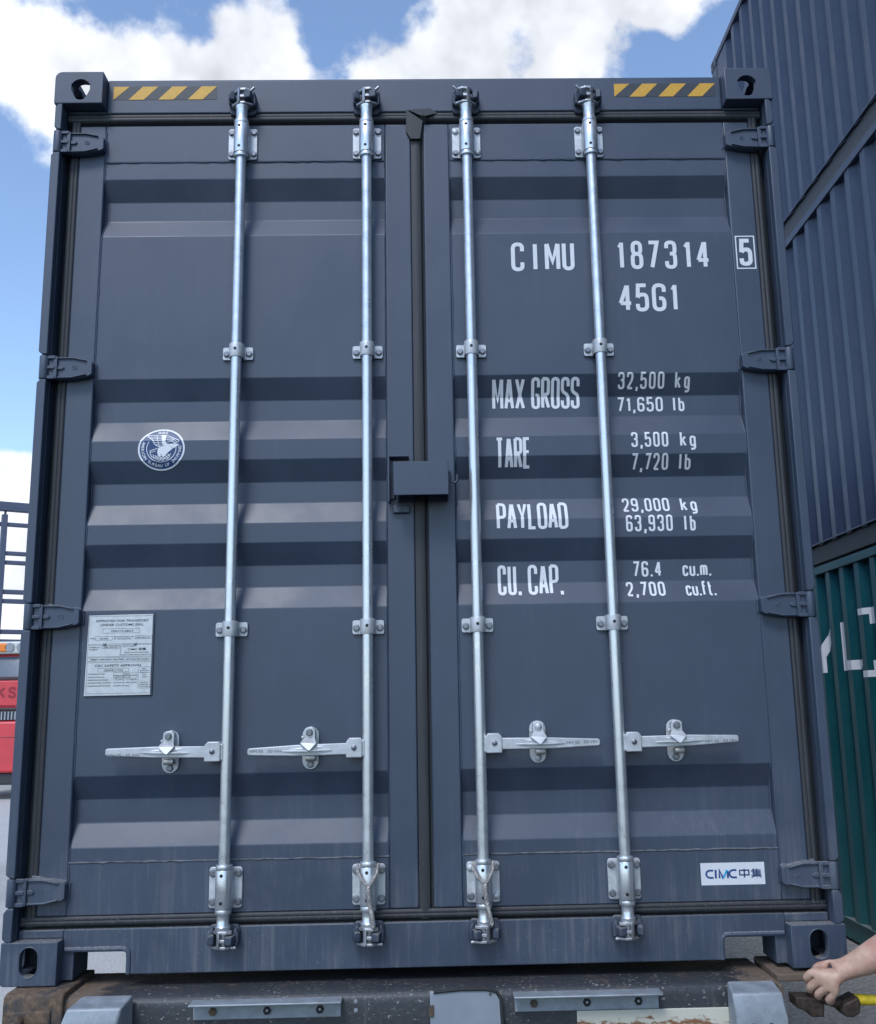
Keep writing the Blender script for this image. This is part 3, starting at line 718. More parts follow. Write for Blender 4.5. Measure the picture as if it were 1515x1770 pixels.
# handle, built pointing to -x from a rod at x = 0, centred on z = 0
hb = MB(); hb.prism([(-.016, -.026), (-.016, .022), (-.022, .0305), (-.055, .0305), (-.064, .020), (-.0645, -.0275), (-.020, -.0275)], -.018, .020); hb.box(-.020, -.008, -.012, .012, -.024, .024)
T['hub'] = mesh_of(hb, M_plate, .003, 3)
rv = MB().tube([(-.041, -.017, .002), (-.041, -.021, .002), (-.041, -.0235, .002)], [.0085, .008, .004], 14); T['rivet'] = mesh_of(rv, M_bolt)
lv = MB(); lv.prism([(-.058, -.0175), (-.058, .0165), (-.215, .0150), (-.245, .0135), (-.352, .0090), (-.358, .006), (-.358, -.0095), (-.352, -.0120), (-.245, -.0165), (-.215, -.0175)], -.0135, -.002)
T['lever'] = mesh_of(lv, M_plate, .0028, 3)
rg = MB(); rg.vf([(-.255, -.0138, .0005), (-.175, -.0265, -.0005), (-.105, -.0138, -.0005), (-.255, -.0136, -.0055), (-.175, -.0265, -.0060), (-.105, -.0136, -.0060)], [(0,1,4,3),(1,2,5,4),(0,2,1),(3,4,5),(0,3,5,2)])
rg.vf([(-.240, -.0137, .0010), (-.165, -.0137, .0125), (-.120, -.0137, .0095), (-.165, -.0175, .004)], [(0,1,3),(1,2,3),(0,3,2),(0,2,1)])
T['ridge'] = mesh_of(rg, M_plate, .0008)
rt_ = MB(); rt_.prism(stad(0, 0, .050, .126, 8), .0285, .0345); T['ret'] = mesh_of(rt_, M_plate, .0015)
ca = MB()
ca.prism([(-.015, .056), (-.008, .061), (.009, .061), (.017, .055), (.0175, .036), (.016, .022), (-.016, .022), (-.017, .040)], -.002, .0285)
ca.vf([(-.016, -.002, .032), (.016, -.002, .032), (.024, -.024, .016), (.006, -.033, -.006), (-.002, -.033, -.006), (-.026, -.024, .016), (-.026, -.012, .014), (.024, -.012, .014)], [(0,1,2,5),(2,3,4,5),(1,7,2),(0,5,6),(5,4,3,2,7,6),(0,6,7,1)])
ca.tube([(-.021, .012, .036), (-.021, .012, .028)], .006, 8)
T['catch'] = mesh_of(ca, M_plate, .002, 2)
ro = MB(); ro.tube([(-.014, -.004, -.024), (.014, -.004, -.024)], .0095, 14); ro.box(-.012, .012, -.004, .030, -.032, -.018); T['roll'] = mesh_of(ro, simple('worn steel roller', (.40, .39, .36), .5, .5), .0015)
stp = MB()
font_into(stp, 'HH 05', -.352, -.0045, .013, .040); font_into(stp, '50 HH', -.298, -.0045, .013, .040)
T['stampR'] = None
for s, xr, nm in ((-1, -.590, 0), (-1, -.169, 1), (1, .169, 2), (1, .588, 3)):
    lr = link('lock_rod', T['rod'], BOX); lr.location = (xr, YR, 0); lr.rotation_euler.z = rn.uniform(-2, 2)
    hold = lr; 
    ang0 = lr.rotation_euler.z; lr.rotation_euler.z = 0
    flip = (s > 0)
    def add(name, me, loc=(0, 0, 0), mir=False):
        o = link(name, me, lr); o.location = loc
        if mir: o.scale.x = -1
        return o
    for key in ('bt', 'bb'):
        a = T[key]
        add('bracket_plate', a[0]); add('bearing_sleeve', a[1]); [add('collar', q) for q in a[2]]; [add('grease_hole', q) for q in a[3]]
        zb = (2.609, 2.688) if key == 'bt' else (.210, .290)
        for z in zb:
            for x in (-.0375, .0375):
                dome = (nm == 2 and ((key == 'bt' and (x < 0) == (z > 2.65)) or (key == 'bb' and (x < 0) == (z > .25))))
                o = add('bolt', T['dome' if dome else 'bolt'], (x, .0285, z)); o.rotation_euler.y = rn.uniform(0, 1)
    add('rod_neck', T['nt']); add('rod_neck', T['nb'])
    add('cam', T['ct'][0], mir=flip); add('cam_keeper', T['ct'][1], mir=flip)
    add('cam', T['cb'][0], mir=flip); add('cam_keeper', T['cb'][1], mir=flip)
    for z in (1.900, 1.006):
        add('rod_clamp', T['clamp'], (0, 0, z)); add('clamp_hole', T['chole'], (0, 0, z))
        for x in (-.0365, .0365):
            o = add('bolt', T['bolt'], (x, .0285, z-.002)); o.rotation_euler.y = rn.uniform(0, 1)
    zh = {0: .6400, 1: .6435, 2: .6490, 3: .6450}[nm]; tilt = {0: .02, 1: -.01, 2: .0, 3: .02}[nm]
    for key, name in (('hub', 'handle_hub'), ('rivet', 'rivet'), ('lever', 'handle'), ('ridge', 'handle_ridge')):
        o = add(name, T[key], (0, 0, zh), flip); o.rotation_euler.y = (tilt if key in ('lever', 'ridge') else 0)*(-1 if flip else 1)
    xm = -.175 if s < 0 else .175
    add('handle_retainer', T['ret'], (xm, 0, zh+.002)); add('retainer_catch', T['catch'], (xm, 0, zh+.002)); add('retainer_roller', T['roll'], (xm+.004, 0, zh-.002))
    for z, yy in ((zh+.048, -.002), (zh-.046, .0285)):
        o = add('bolt', T['dome' if nm == 2 else 'bolt'], (xm, yy, z)); o.rotation_euler.y = rn.uniform(0, 1)
    st = MB()
    if s < 0: font_into(st, 'HH 05', -.350, zh-.0075, .0125, .040); font_into(st, '50 HH', -.297, zh-.0085, .0125, .040)
    else: font_into(st, 'HH 05', .257, zh-.0050, .0125, .040); font_into(st, '50 HH', .310, zh-.0040, .0125, .040)
    for v in st.bm.verts: v.co.y = -.0140
    st.build('stamped_mark', M_bolt, lr, smooth=False)
    if nm in (1, 2):                                     # wire seal left on the bearing
        def twist(path, rad, turns, rs, nm_):
            P_ = [Vector(p) for p in path]; Ls = [0]
            for a, b in zip(P_, P_[1:]): Ls.append(Ls[-1]+(b-a).length)
            tot = Ls[-1]; n = int(tot/.0028)
            for ph in (0, 2.09, 4.19):
                pts = []
                for i in range(n+1):
                    d = tot*i/n; j = max(q for q in range(len(Ls)) if Ls[q] <= d+1e-9); j = min(j, len(P_)-2)
                    t = (d-Ls[j])/(Ls[j+1]-Ls[j]); c = P_[j].lerp(P_[j+1], t); tg = (P_[j+1]-P_[j]).normalized()
                    nn = tg.cross(Vector((0, 1, 0))).normalized(); bb = tg.cross(nn)
                    a = ph+turns*6.283*i/n; pts.append(c+(nn*math.cos(a)+bb*math.sin(a))*rad)
                nm_.tube(pts, rs, 5)
        rp = MB(); e = .010 if nm == 2 else .006
        twist([(-.031, .004, .312), (-.029, -.016, .290), (-.016, -.030, .268), (.002, -.033, .252)], .0028, 4, .0023, rp)
        twist([(.029, .004, .312), (.027, -.016, .288), (.016, -.030, .270), (.002, -.033, .252)], .0028, 4, .0023, rp)
        twist([(.002, -.033, .254), (.001, -.034, .235), (.005, -.033, .210), (.010, -.030, .180), (.010+e, -.028, .140)], .0042, 6, .0034, rp)
        rp.build('seal_rope', M_rope, lr)

# lock box between the leaves
lb = MB(); lb.box(-.084, .086, -.052, -.047, 1.402, 1.5085); lb.box(-.084, .086, -.047, .046, 1.5035, 1.5085); lb.box(.081, .086, -.047, .049, 1.402, 1.5035); lb.box(-.084, -.079, -.047, .030, 1.402, 1.5035)
lock = lb.build('lock_box', M_fit, BOX, .0018)
MB().box(-.040, .080, -.040, .045, 1.440, 1.452).build('hasp_bar', M_keep, lock, .001)
l2 = MB(); l2.box(-.104, -.099, .010, .0495, 1.396, 1.545); l2.box(-.0985, -.038, .010, .0495, 1.540, 1.545); l2.build('lock_box_guard', M_fit, lock, .001)
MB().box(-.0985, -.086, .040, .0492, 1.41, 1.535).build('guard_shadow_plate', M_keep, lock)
hk = MB(); hk.tube([(.088, -.02, 1.482), (.094, -.022, 1.470), (.0945, -.022, 1.458)]+[(.104+.0095*math.cos(R(a)), -.022, 1.456+.010*math.sin(R(a))) for a in range(180, 361, 20)]+[(.1135, -.022, 1.472)], .0042, 8); hk.build('lock_hook', M_fit, lock)
MB().box(-.090, -.036, .036, .0495, 1.3635, 1.3885).build('seal_lug', M_fit, BOX, .004, 3)
MB().tube([(-.063, .0358, 1.377), (-.063, .0350, 1.377)], .002, 8).build('lug_hole', M_hole, BOX)

# ------------------------------------------------------------------ markings on the container
for s in (-1, 1):
    x0 = -1.036 if s < 0 else .685
    tp = MB(); tp.vf([(x0, .0472, 2.8195), (x0+.352, .0472, 2.8195), (x0+.352, .0472, 2.869), (x0, .0472, 2.869)], [(0,1,2,3)])
    tape = tp.build('hazard_tape', M_blk, BOX, smooth=False)
    shapes = [[(0, 2.869), (.054, 2.869), (0, 2.8195)]]
    for k in range(3):
        b0 = .052+.1005*k; shapes.append([(b0, 2.8195), (b0+.0515, 2.8195), (b0+.0995, 2.869), (b0+.0465, 2.869)])
    for P in shapes:
        q = MB(); q.vf([(x0+a, .0466, b) for a, b in P], [tuple(range(len(P)))]); q.build('stripe', M_yel, tape, smooth=False)
def mark(name, items, th_default, parent=BOX):
    runs = [items] if all(len(q[0]) == 1 for q in items) else [[q] for q in items]
    for run in runs:
        mb = MB()
        for t_, x0, x1, z0, z1, *r in run: lettering(mb, t_, x0, x1, z0, z1, r[0] if r else th_default, *(r[1:] if len(r) > 1 else ()))
        conform(mb).build(name, M_white, parent, smooth=False)
mark('owner_code', [('C', .310, .354, 2.181, 2.284), ('I', .384, .398, 2.181, 2.284, .0135), ('M', .423, .474, 2.181, 2.284), ('U', .481, .522, 2.182, 2.285)], .0132)
mark('serial_number', [(c, a, b, 2.184, 2.286) for c, a, b in (('1', .667, .689), ('8', .711, .753), ('7', .767, .808), ('3', .826, .867), ('1', .889, .914), ('4', .932, .979))], .0132)
mark('size_type_code', [(c, a, b, 2.034, 2.133) for c, a, b in (('4', .663, .711), ('5', .720, .764), ('G', .775, .822), ('1', .838, .860))], .0132)
mark('weight_caption', [('MAX', .236, .343, 1.711, 1.811, .0100, .34, .035), ('GROSS', .364, .523, 1.712, 1.812, .0100, .30, .035)], .0100)
mark('weight_value', [('32,500', .649, .802, 1.773, 1.825, .0070, .36, .13), ('kg', .837, .886, 1.773, 1.825, .0070, .40, .20)], .0070)
mark('weight_value', [('71,650', .646, .797, 1.699, 1.749, .0068, .36, .13), ('lb', .831, .868, 1.699, 1.748, .0068, .40, .22)], .0068)
mark('tare_caption', [('TARE', .240, .354, 1.509, 1.609, .0100, .30, .02)], .0100)
mark('weight_value', [('3,500', .680, .800, 1.571, 1.622, .0068, .36, .13), ('kg', .838, .889, 1.571, 1.622, .0068, .40, .20)], .0068)
mark('weight_value', [('7,720', .679, .798, 1.499, 1.550, .0068, .36, .13), ('lb', .834, .871, 1.499, 1.549, .0068, .40, .22)], .0068)
mark('payload_caption', [('PAYLOAD', .238, .466, 1.307, 1.398, .0100, .30, .025)], .0100)
mark('weight_value', [('29,000', .644, .795, 1.361, 1.409, .0066, .36, .13), ('kg', .831, .883, 1.361, 1.409, .0066, .40, .22)], .0066)
mark('weight_value', [('63,930', .649, .798, 1.295, 1.349, .0068, .36, .13), ('lb', .835, .871, 1.295, 1.346, .0068, .40, .22)], .0068)
mark('capacity_caption', [('CU.', .238, .312, 1.100, 1.198, .0100, .30, .05), ('CAP.', .334, .445, 1.100, 1.198, .0100, .30, .035)], .0100)
mark('volume_value', [('76.4', .669, .762, 1.154, 1.204, .0068, .36, .13), ('cu.m.', .828, .919, 1.154, 1.204, .0064, .36, .09)], .0068)
mark('volume_value', [('2,700', .643, .766, 1.090, 1.138, .0068, .36, .13), ('cu.ft.', .831, .926, 1.089, 1.138, .0062, .36, .07)], .0068)
ck = MB(); lettering(ck, '5', 1.077, 1.121, 2.191, 2.289, .0145)
stroke(ck, [(1.0680, 2.1825), (1.1295, 2.1825), (1.1295, 2.2975), (1.0680, 2.2975)], .0021, .0001, True)
flatten(ck, YD-.0009).build('check_digit', M_white, BOX, smooth=False)

# maker's sticker on the bottom rail
sk = MB(); sk.vf([(.818, YD+.0002, .2245), (1.0095, YD+.0002, .2245), (1.0095, YD+.0002, .2878), (.818, YD+.0002, .2878)], [(0,1,2,3)])
stick = sk.build('maker_sticker', M_stick, BOX, smooth=False)
def arcpts(cx, cz, rx, rz, a0, a1, n=14): return [(cx+rx*math.cos(R(a0+(a1-a0)*i/n)), cz+rz*math.sin(R(a0+(a1-a0)*i/n))) for i in range(n+1)]
lg = MB(); zb, zt = .2435, .2680; zc = (zb+zt)/2; hh = (zt-zb)/2-.0018
def cee(mb, x0, wd): stroke(mb, [(x0+wd, zc+hh)]+arcpts(x0+hh*1.15, zc, hh*1.15, hh, 90, 270)+[(x0+wd, zc-hh)], .0027, .0004)
cee(lg, .834, .0215); cee(lg, .9035, .0215)
stroke(lg, [(.8625, zb), (.8625, zt)], .0031, .0004)
stroke(lg, [(.8735, zb), (.8735, zt-.0008), (.8830, zb+.0016), (.8855, zb+.004)], .0029, .0004)
stroke(lg, [(.8985, zb), (.8985, zt-.003)], .0029, .0005)
flatten(lg, YD+.0002).build('logo_letters', M_blue, stick, smooth=False)
lc = MB(); stroke(lc, [(.8845, zb+.001), (.8965, zt-.0010)], .0027, .0007); flatten(lc, YD+.0002).build('logo_accent', M_cyan, stick, smooth=False)
cj = MB(); X0 = .9355; t_ = .0012
def cjk(mb, X0, zb, zt, k, t_, dep=.0004):
    W = (zt-zb)*1.12*k
    stroke(mb, [(X0, zb+.30*(zt-zb)), (X0+W, zb+.30*(zt-zb)), (X0+W, zb+.84*(zt-zb)), (X0, zb+.84*(zt-zb))], t_*1.2, dep, True)
    stroke(mb, [(X0+W/2, zb), (X0+W/2, zt)], t_*1.3, dep+.0001)
    X1 = X0+W+.25*W; V = W*1.05; Z = lambda f: zb+f*(zt-zb)
    stroke(mb, [(X1+.30*V, Z(1.02)), (X1+.16*V, Z(.82)), (X1, Z(.68))], t_, dep)
    stroke(mb, [(X1+.20*V, Z(.84)), (X1+.20*V, Z(.34))], t_, dep+.00005)
    for i, f in enumerate((.84, .68, .53, .38)): stroke(mb, [(X1+.2*V, Z(f)), (X1+V, Z(f))], t_*.85, dep+.0001)
    stroke(mb, [(X1+.58*V, Z(1.02)), (X1+.58*V, Z(-.02))], t_, dep+.00015)
    stroke(mb, [(X1, Z(.24)), (X1+1.06*V, Z(.24))], t_*.9, dep+.0002)
    stroke(mb, [(X1+.5*V, Z(.22)), (X1+.02*V, Z(.0))], t_*.9, dep+.00025); stroke(mb, [(X1+.66*V, Z(.22)), (X1+1.06*V, Z(.0))], t_*.9, dep+.0003)
cjk(cj, .9345, .2445, .2690, 1.0, .0016)
flatten(cj, YD+.0002).build('logo_characters', M_navyink, stick, smooth=False)

# approval plate
pl = MB(); pl.box(-1.0355, -.8285, .0485, .0530, .8105, 1.0625); back = pl.build('approval_plate_backing', M_keep, BOX, .001)
pf = MB(); pf.prism([(-1.0345, .8115), (-.8330, .8125), (-.8325, 1.0585), (-1.0300, 1.0565)], .0462, .0484)
plate = pf.build('approval_plate', M_alu, BOX, .0006)
tx = MB(); PX0, PX1, PZ0, PZ1 = -1.0325, -.8335, .8125, 1.0565; PW, PH = PX1-PX0, PZ1-PZ0
def pu(a): return PX0+PW*a
def pv(b): return PZ1-PH*b
def ptxt(t_, a0, a1, b, size): font_into(tx, t_, pu(a0), pv(b), PH*size, PW*(a1-a0))
def prect(a0, b0, a1, b1, th=.0005): stroke(tx, [(pu(a0), pv(b1)), (pu(a1), pv(b1)), (pu(a1), pv(b0)), (pu(a0), pv(b0))], th/2+.0001, .0001, True)
ptxt('APPROVED FOR TRANSPORT', .12, .94, .085, .040); ptxt('UNDER CUSTOMS SEAL', .20, .86, .135, .040)
prect(.24, .17, .80, .225); ptxt('USA/117-AB/23', .36, .70, .212, .036)
ptxt('TYPE', .05, .12, .30, .022); prect(.13, .268, .39, .312); ptxt('501AW5', .20, .32, .302, .026)
ptxt("MANUFACTURER'S NO.", .41, .72, .280, .020); ptxt('OF THE CONTAINER', .41, .68, .306, .020); prect(.74, .262, .995, .302); ptxt('SLDN 8073145', .755, .96, .293, .024)
prect(.02, .012, 1.0, .362); prect(.02, .378, .515, .52); prect(.53, .372, 1.0, .52)
ptxt("OWNER'S NO.", .04, .21, .410, .020); ptxt('OWNED BY', .04, .18, .437, .020); prect(.24, .388, .50, .418); ptxt('CIMU 187314 5', .26, .47, .411, .021)
ptxt('MANUFACTURED BY', .55, .75, .398, .018)
ptxt('CIMC', .63, .78, .444, .034); cjk(tx, pu(.805), pv(.446), pv(.414), 1.0, .0007, .0002)
ptxt('DONGGUAN SOUTHERN CIMC', .58, .95, .478, .020); ptxt('LOGISTICS EQUIPMENT MANUFACTURING CO., LTD.', .54, .99, .507, .018)
prect(.02, .532, 1.0, .575); ptxt('TIMBER COMPONENT TREATMENT IM/TAILEILUM ADS/2023', .06, .97, .563, .024)
prect(.02, .59, 1.0, .975)
ptxt('CSC SAFETY APPROVAL', .14, .86, .645, .040); prect(.19, .665, .66, .708); ptxt('USA/AB-117/23', .28, .57, .699, .030)
for b, t1, a1 in ((.742, 'DATE MANUFACTURED', .30), (.780, 'IDENTIFICATION NO.', .30), (.815, 'MAXIMUM OPERATING GROSS MASS', .35), (.850, 'ALLOWABLE STACKING LOAD FOR 1.8G', .39), (.888, 'TRANSVERSE RACKING TEST FORCE', .39)): ptxt(t1, .04, a1, b, .020)
prect(.43, .718, .79, .752); ptxt('4/2023', .57, .68, .745, .022); prect(.43, .757, .79, .791); ptxt('SLDN 8073145', .45, .69, .783, .022)
for b, t1, a0, a1 in ((.815, '32,500 kg', .46, .60), (.815, '71,650 lb', .64, .79), (.850, '216,000 kg', .43, .60), (.850, '476,190 lb', .62, .79), (.888, '150,000 newtons', .43, .68)): ptxt(t1, a0, a1, b, .020)
prect(.81, .655, .99, .915)
for b, t1, a0, a1 in ((.682, 'FIRST', .86, .93), (.705, 'MAINTENANCE', .83, .97), (.730, 'EXAMINATION', .83, .97), (.755, 'DATE', .87, .93), (.782, '4/2027', .87, .95), (.850, '(PLACE OF', .84, .96), (.875, 'EXAMINATION', .83, .97), (.900, 'DECAL HERE)', .83, .97)): ptxt(t1, a0, a1, b, .017)
flatten(tx, .0458).build('plate_text', M_ink, plate, smooth=False)
for a in (.275, .745): MB().tube([(pu(a), .0466, pv(.363)), (pu(a), .0440, pv(.363)), (pu(a), .0425, pv(.363))], [.0052, .0048, .002], 12).build('rivet', M_bolt, plate)

# round class emblem, wrapped over the corrugation
EX, EZ, ER = -.829, 1.587, .0745
def disc(r, dep, n=64, ri=None):
    mb = MB(); A = [(EX+r*math.cos(6.2832*i/n), dep, EZ+r*.93*math.sin(6.2832*i/n)) for i in range(n)]
    if ri is None: mb.vf(A, [tuple(range(n))])
    else:
        B = [(EX+ri*math.cos(6.2832*i/n), dep, EZ+ri*.93*math.sin(6.2832*i/n)) for i in range(n)]
        mb.vf(A+B, [(i, (i+1) % n, n+(i+1) % n, n+i) for i in range(n)])
    return mb
emb = conform(disc(ER, 0), .0010).build('class_emblem', M_stick, BOX, smooth=False)
conform(disc(ER*.925, .0004), .0010).build('emblem_field', simple('emblem blue', (.020, .058, .17), .4, 0, .04), emb, smooth=False)
def E_(u, v): return (EX+(u-757)/518*ER, EZ-(v-640)/462*ER*.93)      # from the emblem's own drawing grid
el = MB(); dp = [.0008]
def poly(P): dp[0] += .00003; el.vf([(E_(*p)[0], dp[0], E_(*p)[1]) for p in P], [tuple(range(len(P)))])
def line(P, t=.0011, closed=False): dp[0] += .00003; stroke(el, [E_(*p) for p in P], t/2, dp[0], closed)
rim = [(757+325*math.cos(R(a)), 640-0+290*math.sin(R(a))) for a in range(-28, 216, 8)]
line(rim, .0022)
poly([(735, 320), (868, 320), (845, 380), (842, 480), (880, 530), (960, 560), (900, 600), (835, 590), (775, 540), (755, 420)])
poly([(870, 540), (1080, 530), (1155, 555), (1080, 600), (1010, 640), (980, 600), (930, 575)])
poly([(720, 600), (850, 565), (960, 590), (1000, 640), (930, 690), (880, 760), (800, 820), (770, 760), (720, 820), (670, 740), (680, 640)])
for k, y in enumerate((330, 372, 414, 458, 506, 552, 592)):
    xa = (410, 430, 490, 545, 575, 620, 690)[k]; line([(xa, y), (750+k*10, y-2+k*3)], .0020)
line([(410, 325), (560, 450), (600, 540), (690, 600)], .0020); line([(630, 325), (665, 450), (715, 590)], .0018)
for k, (a, b, c) in enumerate((((870, 335), (1000, 390), (1150, 470)), ((862, 395), (960, 400), (1110, 505)), ((862, 445), (980, 455), (1050, 520)), ((880, 500), (960, 480), (1090, 520)))): line([a, b, c], .0020)
line([(1150, 470), (1110, 510)], .0020); line([(1040, 415), (990, 470)], .0018)
line([(505, 690), (670, 635)], .0024); line([(510, 690), (520, 760), (560, 830)], .0022); line([(525, 725), (640, 690)], .0018); line([(580, 770), (600, 850)], .0022)
line([(1000, 640), (900, 720)], .0022)
for y0, xs_, xe in ((770, 900, 1010), (800, 620, 1000), (830, 570, 980), (860, 620, 930), (890, 680, 840)): line([(x, y0+(14 if i % 2 else -10)) for i, x in enumerate(range(xs_, xe, 38))], .0019)
for (t_, a0, a1, r, top) in (('AMERICAN', 203, 243, .80, 0), ('BUREAU', 0, 0, 0, 0), ('OF', 0, 0, 0, 0), ('SHIPPING', 0, 0, 0, 0)): pass
word = 'AMERICAN BUREAU OF SHIPPING'; a0, a1 = 158, 370
for i, ch in enumerate(word):
    if ch == ' ': continue
    a = a0+(a1-a0)*(i+.3)/len(word); ra = ER*.855
    dp[0] += .00001
    font_into(el, ch, EX+ra*math.cos(R(a)), EZ+ra*.93*math.sin(R(a)), .0128, None, 'CENTER', dp[0], R(a+90))
font_into(el, 'ABS', EX+.001, E_(0, 303)[1], .0135, .0340, 'CENTER', dp[0])
conform(el, .0010).build('emblem_drawing', M_stick, emb, smooth=False)
#@@PART3
# ------------------------------------------------------------------ trailer under the container
TR = empty('container_trailer', (0, 0, GZ)); tag(TR, 'black rusty skeletal trailer carrying the slate grey container', 'trailer')
def tb(mb, name, mat, bevel=.004, parent=TR, **k):
    for v in mb.bm.verts: v.co.z -= GZ
    return mb.build(name, mat, parent, bevel, **k)
bp_ = [(-.055, -.052), (-.052, -.036), (-.040, -.024), (-.020, -.020), (.225, -.020), (.225, -.20), (-.055, -.20)]
tb(MB().prism(bp_, -1.055, .990, 'x'), 'rear_bolster', M_rust, .006, seg=3)
for s in (-1, 1):
    hs = MB(); x0, x1 = sorted((s*1.175, s*1.010))
    if s > 0:
        hs.box(1.002, 1.17, -.020, .20, -.030, -.010); hs.prism([(-.060, -.028), (.19, -.028), (.19, -.19), (.02, -.19), (-.058, -.115)], .9915, 1.004, 'x')
        tb(hs, 'twist_lock_housing', M_rust, .003); continue
    hs.prism([(-.070, -.030), (-.066, -.008), (-.050, -.003), (.20, -.003), (.20, -.13), (-.070, -.13)], x0, x1, 'x')
    hs.box(*sorted((s*1.150, s*1.040)), -.078, -.068, -.125, -.045)
    h_ = tb(hs, 'twist_lock_housing', M_rusty, .006, seg=3)
    if s < 0:
        lg_ = MB(); lg_.tube([(-1.128, -.072, -.073), (-1.128, -.105, -.073)], .019, 16); lg_.tube([(-1.128, -.100, -.073), (-1.128, -.112, -.073)], .011, 6)
        lg_.obox((-1.126, -.098, -.105), (.015, 0, .004), (0, .009, 0), (-.006, 0, .040)); lg_.tube([(-1.150, -.095, -.150), (-1.05, -.095, -.146)], .022, 12)
        tb(lg_, 'twist_lock_lever', M_rusty, .002)
# bent plates over the light brackets
def gplate(name, x0, x1, dx, zt, zb, holes):
    f = MB(); yf = -.150
    f.vf([(x0+.012, -.066, zt), (x1+.004, -.066, zt), (x0, yf, zt-.010), (x1, yf, zt-.010), (x0+dx, yf-.010, zb), (x1+dx, yf-.010, zb), (x0+dx, yf-.010, zb-.1), (x1+dx, yf-.010, zb-.1)], [(0,1,3,2),(2,3,5,4),(4,5,7,6)])
    f.vf([(x1+.004, -.066, zt), (x1, yf, zt-.010), (x1+dx, yf-.010, zb), (x1+dx, yf-.010, zb-.1), (x1+.004, -.058, zb-.1)], [(0,1,2,3,4)])
    f.vf([(x0+.012, -.066, zt), (x0, yf, zt-.010), (x0+dx, yf-.010, zb), (x0+dx, yf-.010, zb-.1), (x0+.012, -.058, zb-.1)], [(0,1,2,3,4)])
    bmesh.ops.remove_doubles(f.bm, verts=f.bm.verts, dist=1e-4)
    o = tb(f, name, M_greyp, .007, seg=3)
    for hx in holes: tb(MB().tube([(hx, yf-.0095, zb-.022), (hx, yf-.0112, zb-.022)], .0095, 16), 'bolt_hole', M_hole, 0, o) if False else None
    return o
pl_l = gplate('light_bracket', -.972, -.822, -.020, -.012, -.074, ())
pl_r = gplate('light_bracket', .832, .972, .010, -.014, -.085, ())
for hx in (.884, .932):
    q = tb(MB().prism(stad(hx, -.112, .022, .030), -.164, -.1615), 'bolt_hole', M_hole, 0)
# angle rails bolted on the bolster
for x0, x1, zt in ((-.655, -.236, -.030), (.240, .653, -.029)):
    a = MB(); a.box(x0, x1, -.112, -.0555, zt-.006, zt); a.box(x0+.004, x1-.004, -.064, -.0555, zt-.052, zt-.006)
    rl_ = tb(a, 'buffer_rail', M_greyp, .0025)
    for k, fx in enumerate((.14, .50, .85)):
        xx = x0+(x1-x0)*fx
        tb(MB().tube([(xx, -.063, zt-.030), (xx, -.070, zt-.030)], .0115, 6), 'rail_bolt', M_hole if k != 0 else M_rusty, .001)
        if k: tb(MB().tube([(xx, -.0695, zt-.029), (xx+.001, -.0725, zt-.028)], [.004, .0025], 8), 'bolt_thread', M_plate, 0)
for xx, zz in ((-.200, -.045), (-.200, -.068)): tb(MB().tube([(xx, -.0545, zz), (xx, -.0565, zz)], .006, 12), 'weld_spot', M_greyp, .001)
# centre plate with rubber edging and its little hinge
cp_ = MB(); cp_.prism([(.008, -.24), (.008, -.022), (.020, -.020), (.170, -.020), (.196, -.028), (.204, -.045), (.207, -.24)], -.070, -.064)
cpo = tb(cp_, 'centre_plate', simple('pale grey plate', (.30, .34, .39), .5, .1, .08, 9), .002)
ed = MB(); ed.tube([(.018, -.070, -.022), (.09, -.070, -.0165), (.165, -.070, -.0170), (.194, -.070, -.0245), (.206, -.070, -.045), (.209, -.070, -.12), (.209, -.070, -.24)], .0052, 8); tb(ed, 'rubber_edging', M_tyre, 0)
tb(MB().box(.004, .018, -.075, -.0695, -.085, -.055), 'plate_hinge', M_rusty, .002)
tb(MB().tube([(.176, -.0705, -.030), (.176, -.0725, -.030)], .0035, 10), 'plate_rivet', M_rusty, 0)
tb(MB().box(.418, .845, -.062, -.0555, -.200, -.0825), 'reflector_strip', M_cream, .002)
# chassis rails, crossmembers, wheels
for s in (-1, 1):
    c = MB(); x = s*.46
    c.box(x-.07, x+.07, .225, 11.9, -.075, -.060); c.box(x-.07, x+.07, .225, 11.9, -.42, -.405); c.box(x-.008, x+.008, .225, 11.9, -.405, -.075)
    tb(c, 'chassis_rail', M_dark, .003)
for y in (11.75,): tb(MB().box(-1.15, 1.15, y, y+.2, -.20, -.004), 'front_bolster', M_rust, .006)
tb(MB().box(-1.0, 1.0, .02, .12, -.62, -.50), 'underrun_bar', M_dark, .006)
for s in (-.5, .5): tb(MB().box(s-.04, s+.04, .03, .11, -.50, -.20), 'underrun_hanger', M_dark, .004)
ty = MB(); ty.tube([(-.15, 0, 0), (-.145, 0, 0), (-.11, 0, 0), (.11, 0, 0), (.145, 0, 0), (.15, 0, 0)], [.30, .44, .50, .50, .44, .30], 40); tym = mesh_of(ty, M_tyre, name='tyre')
rm = MB(); rm.tube([(-.156, 0, 0), (-.150, 0, 0), (.150, 0, 0), (.156, 0, 0)], [.10, .29, .29, .10], 28); rmm = mesh_of(rm, M_greyp, name='rim')
for y in (1.9, 3.2):
    tb(MB().tube([(-1.0, y, GZ+.5), (1.0, y, GZ+.5)], .06, 12), 'axle', M_dark, 0)
    for x in (-1.02, 1.02):
        wh = link('wheel', tym, TR); wh.location = (x, y, .5); link('rim', rmm, wh)

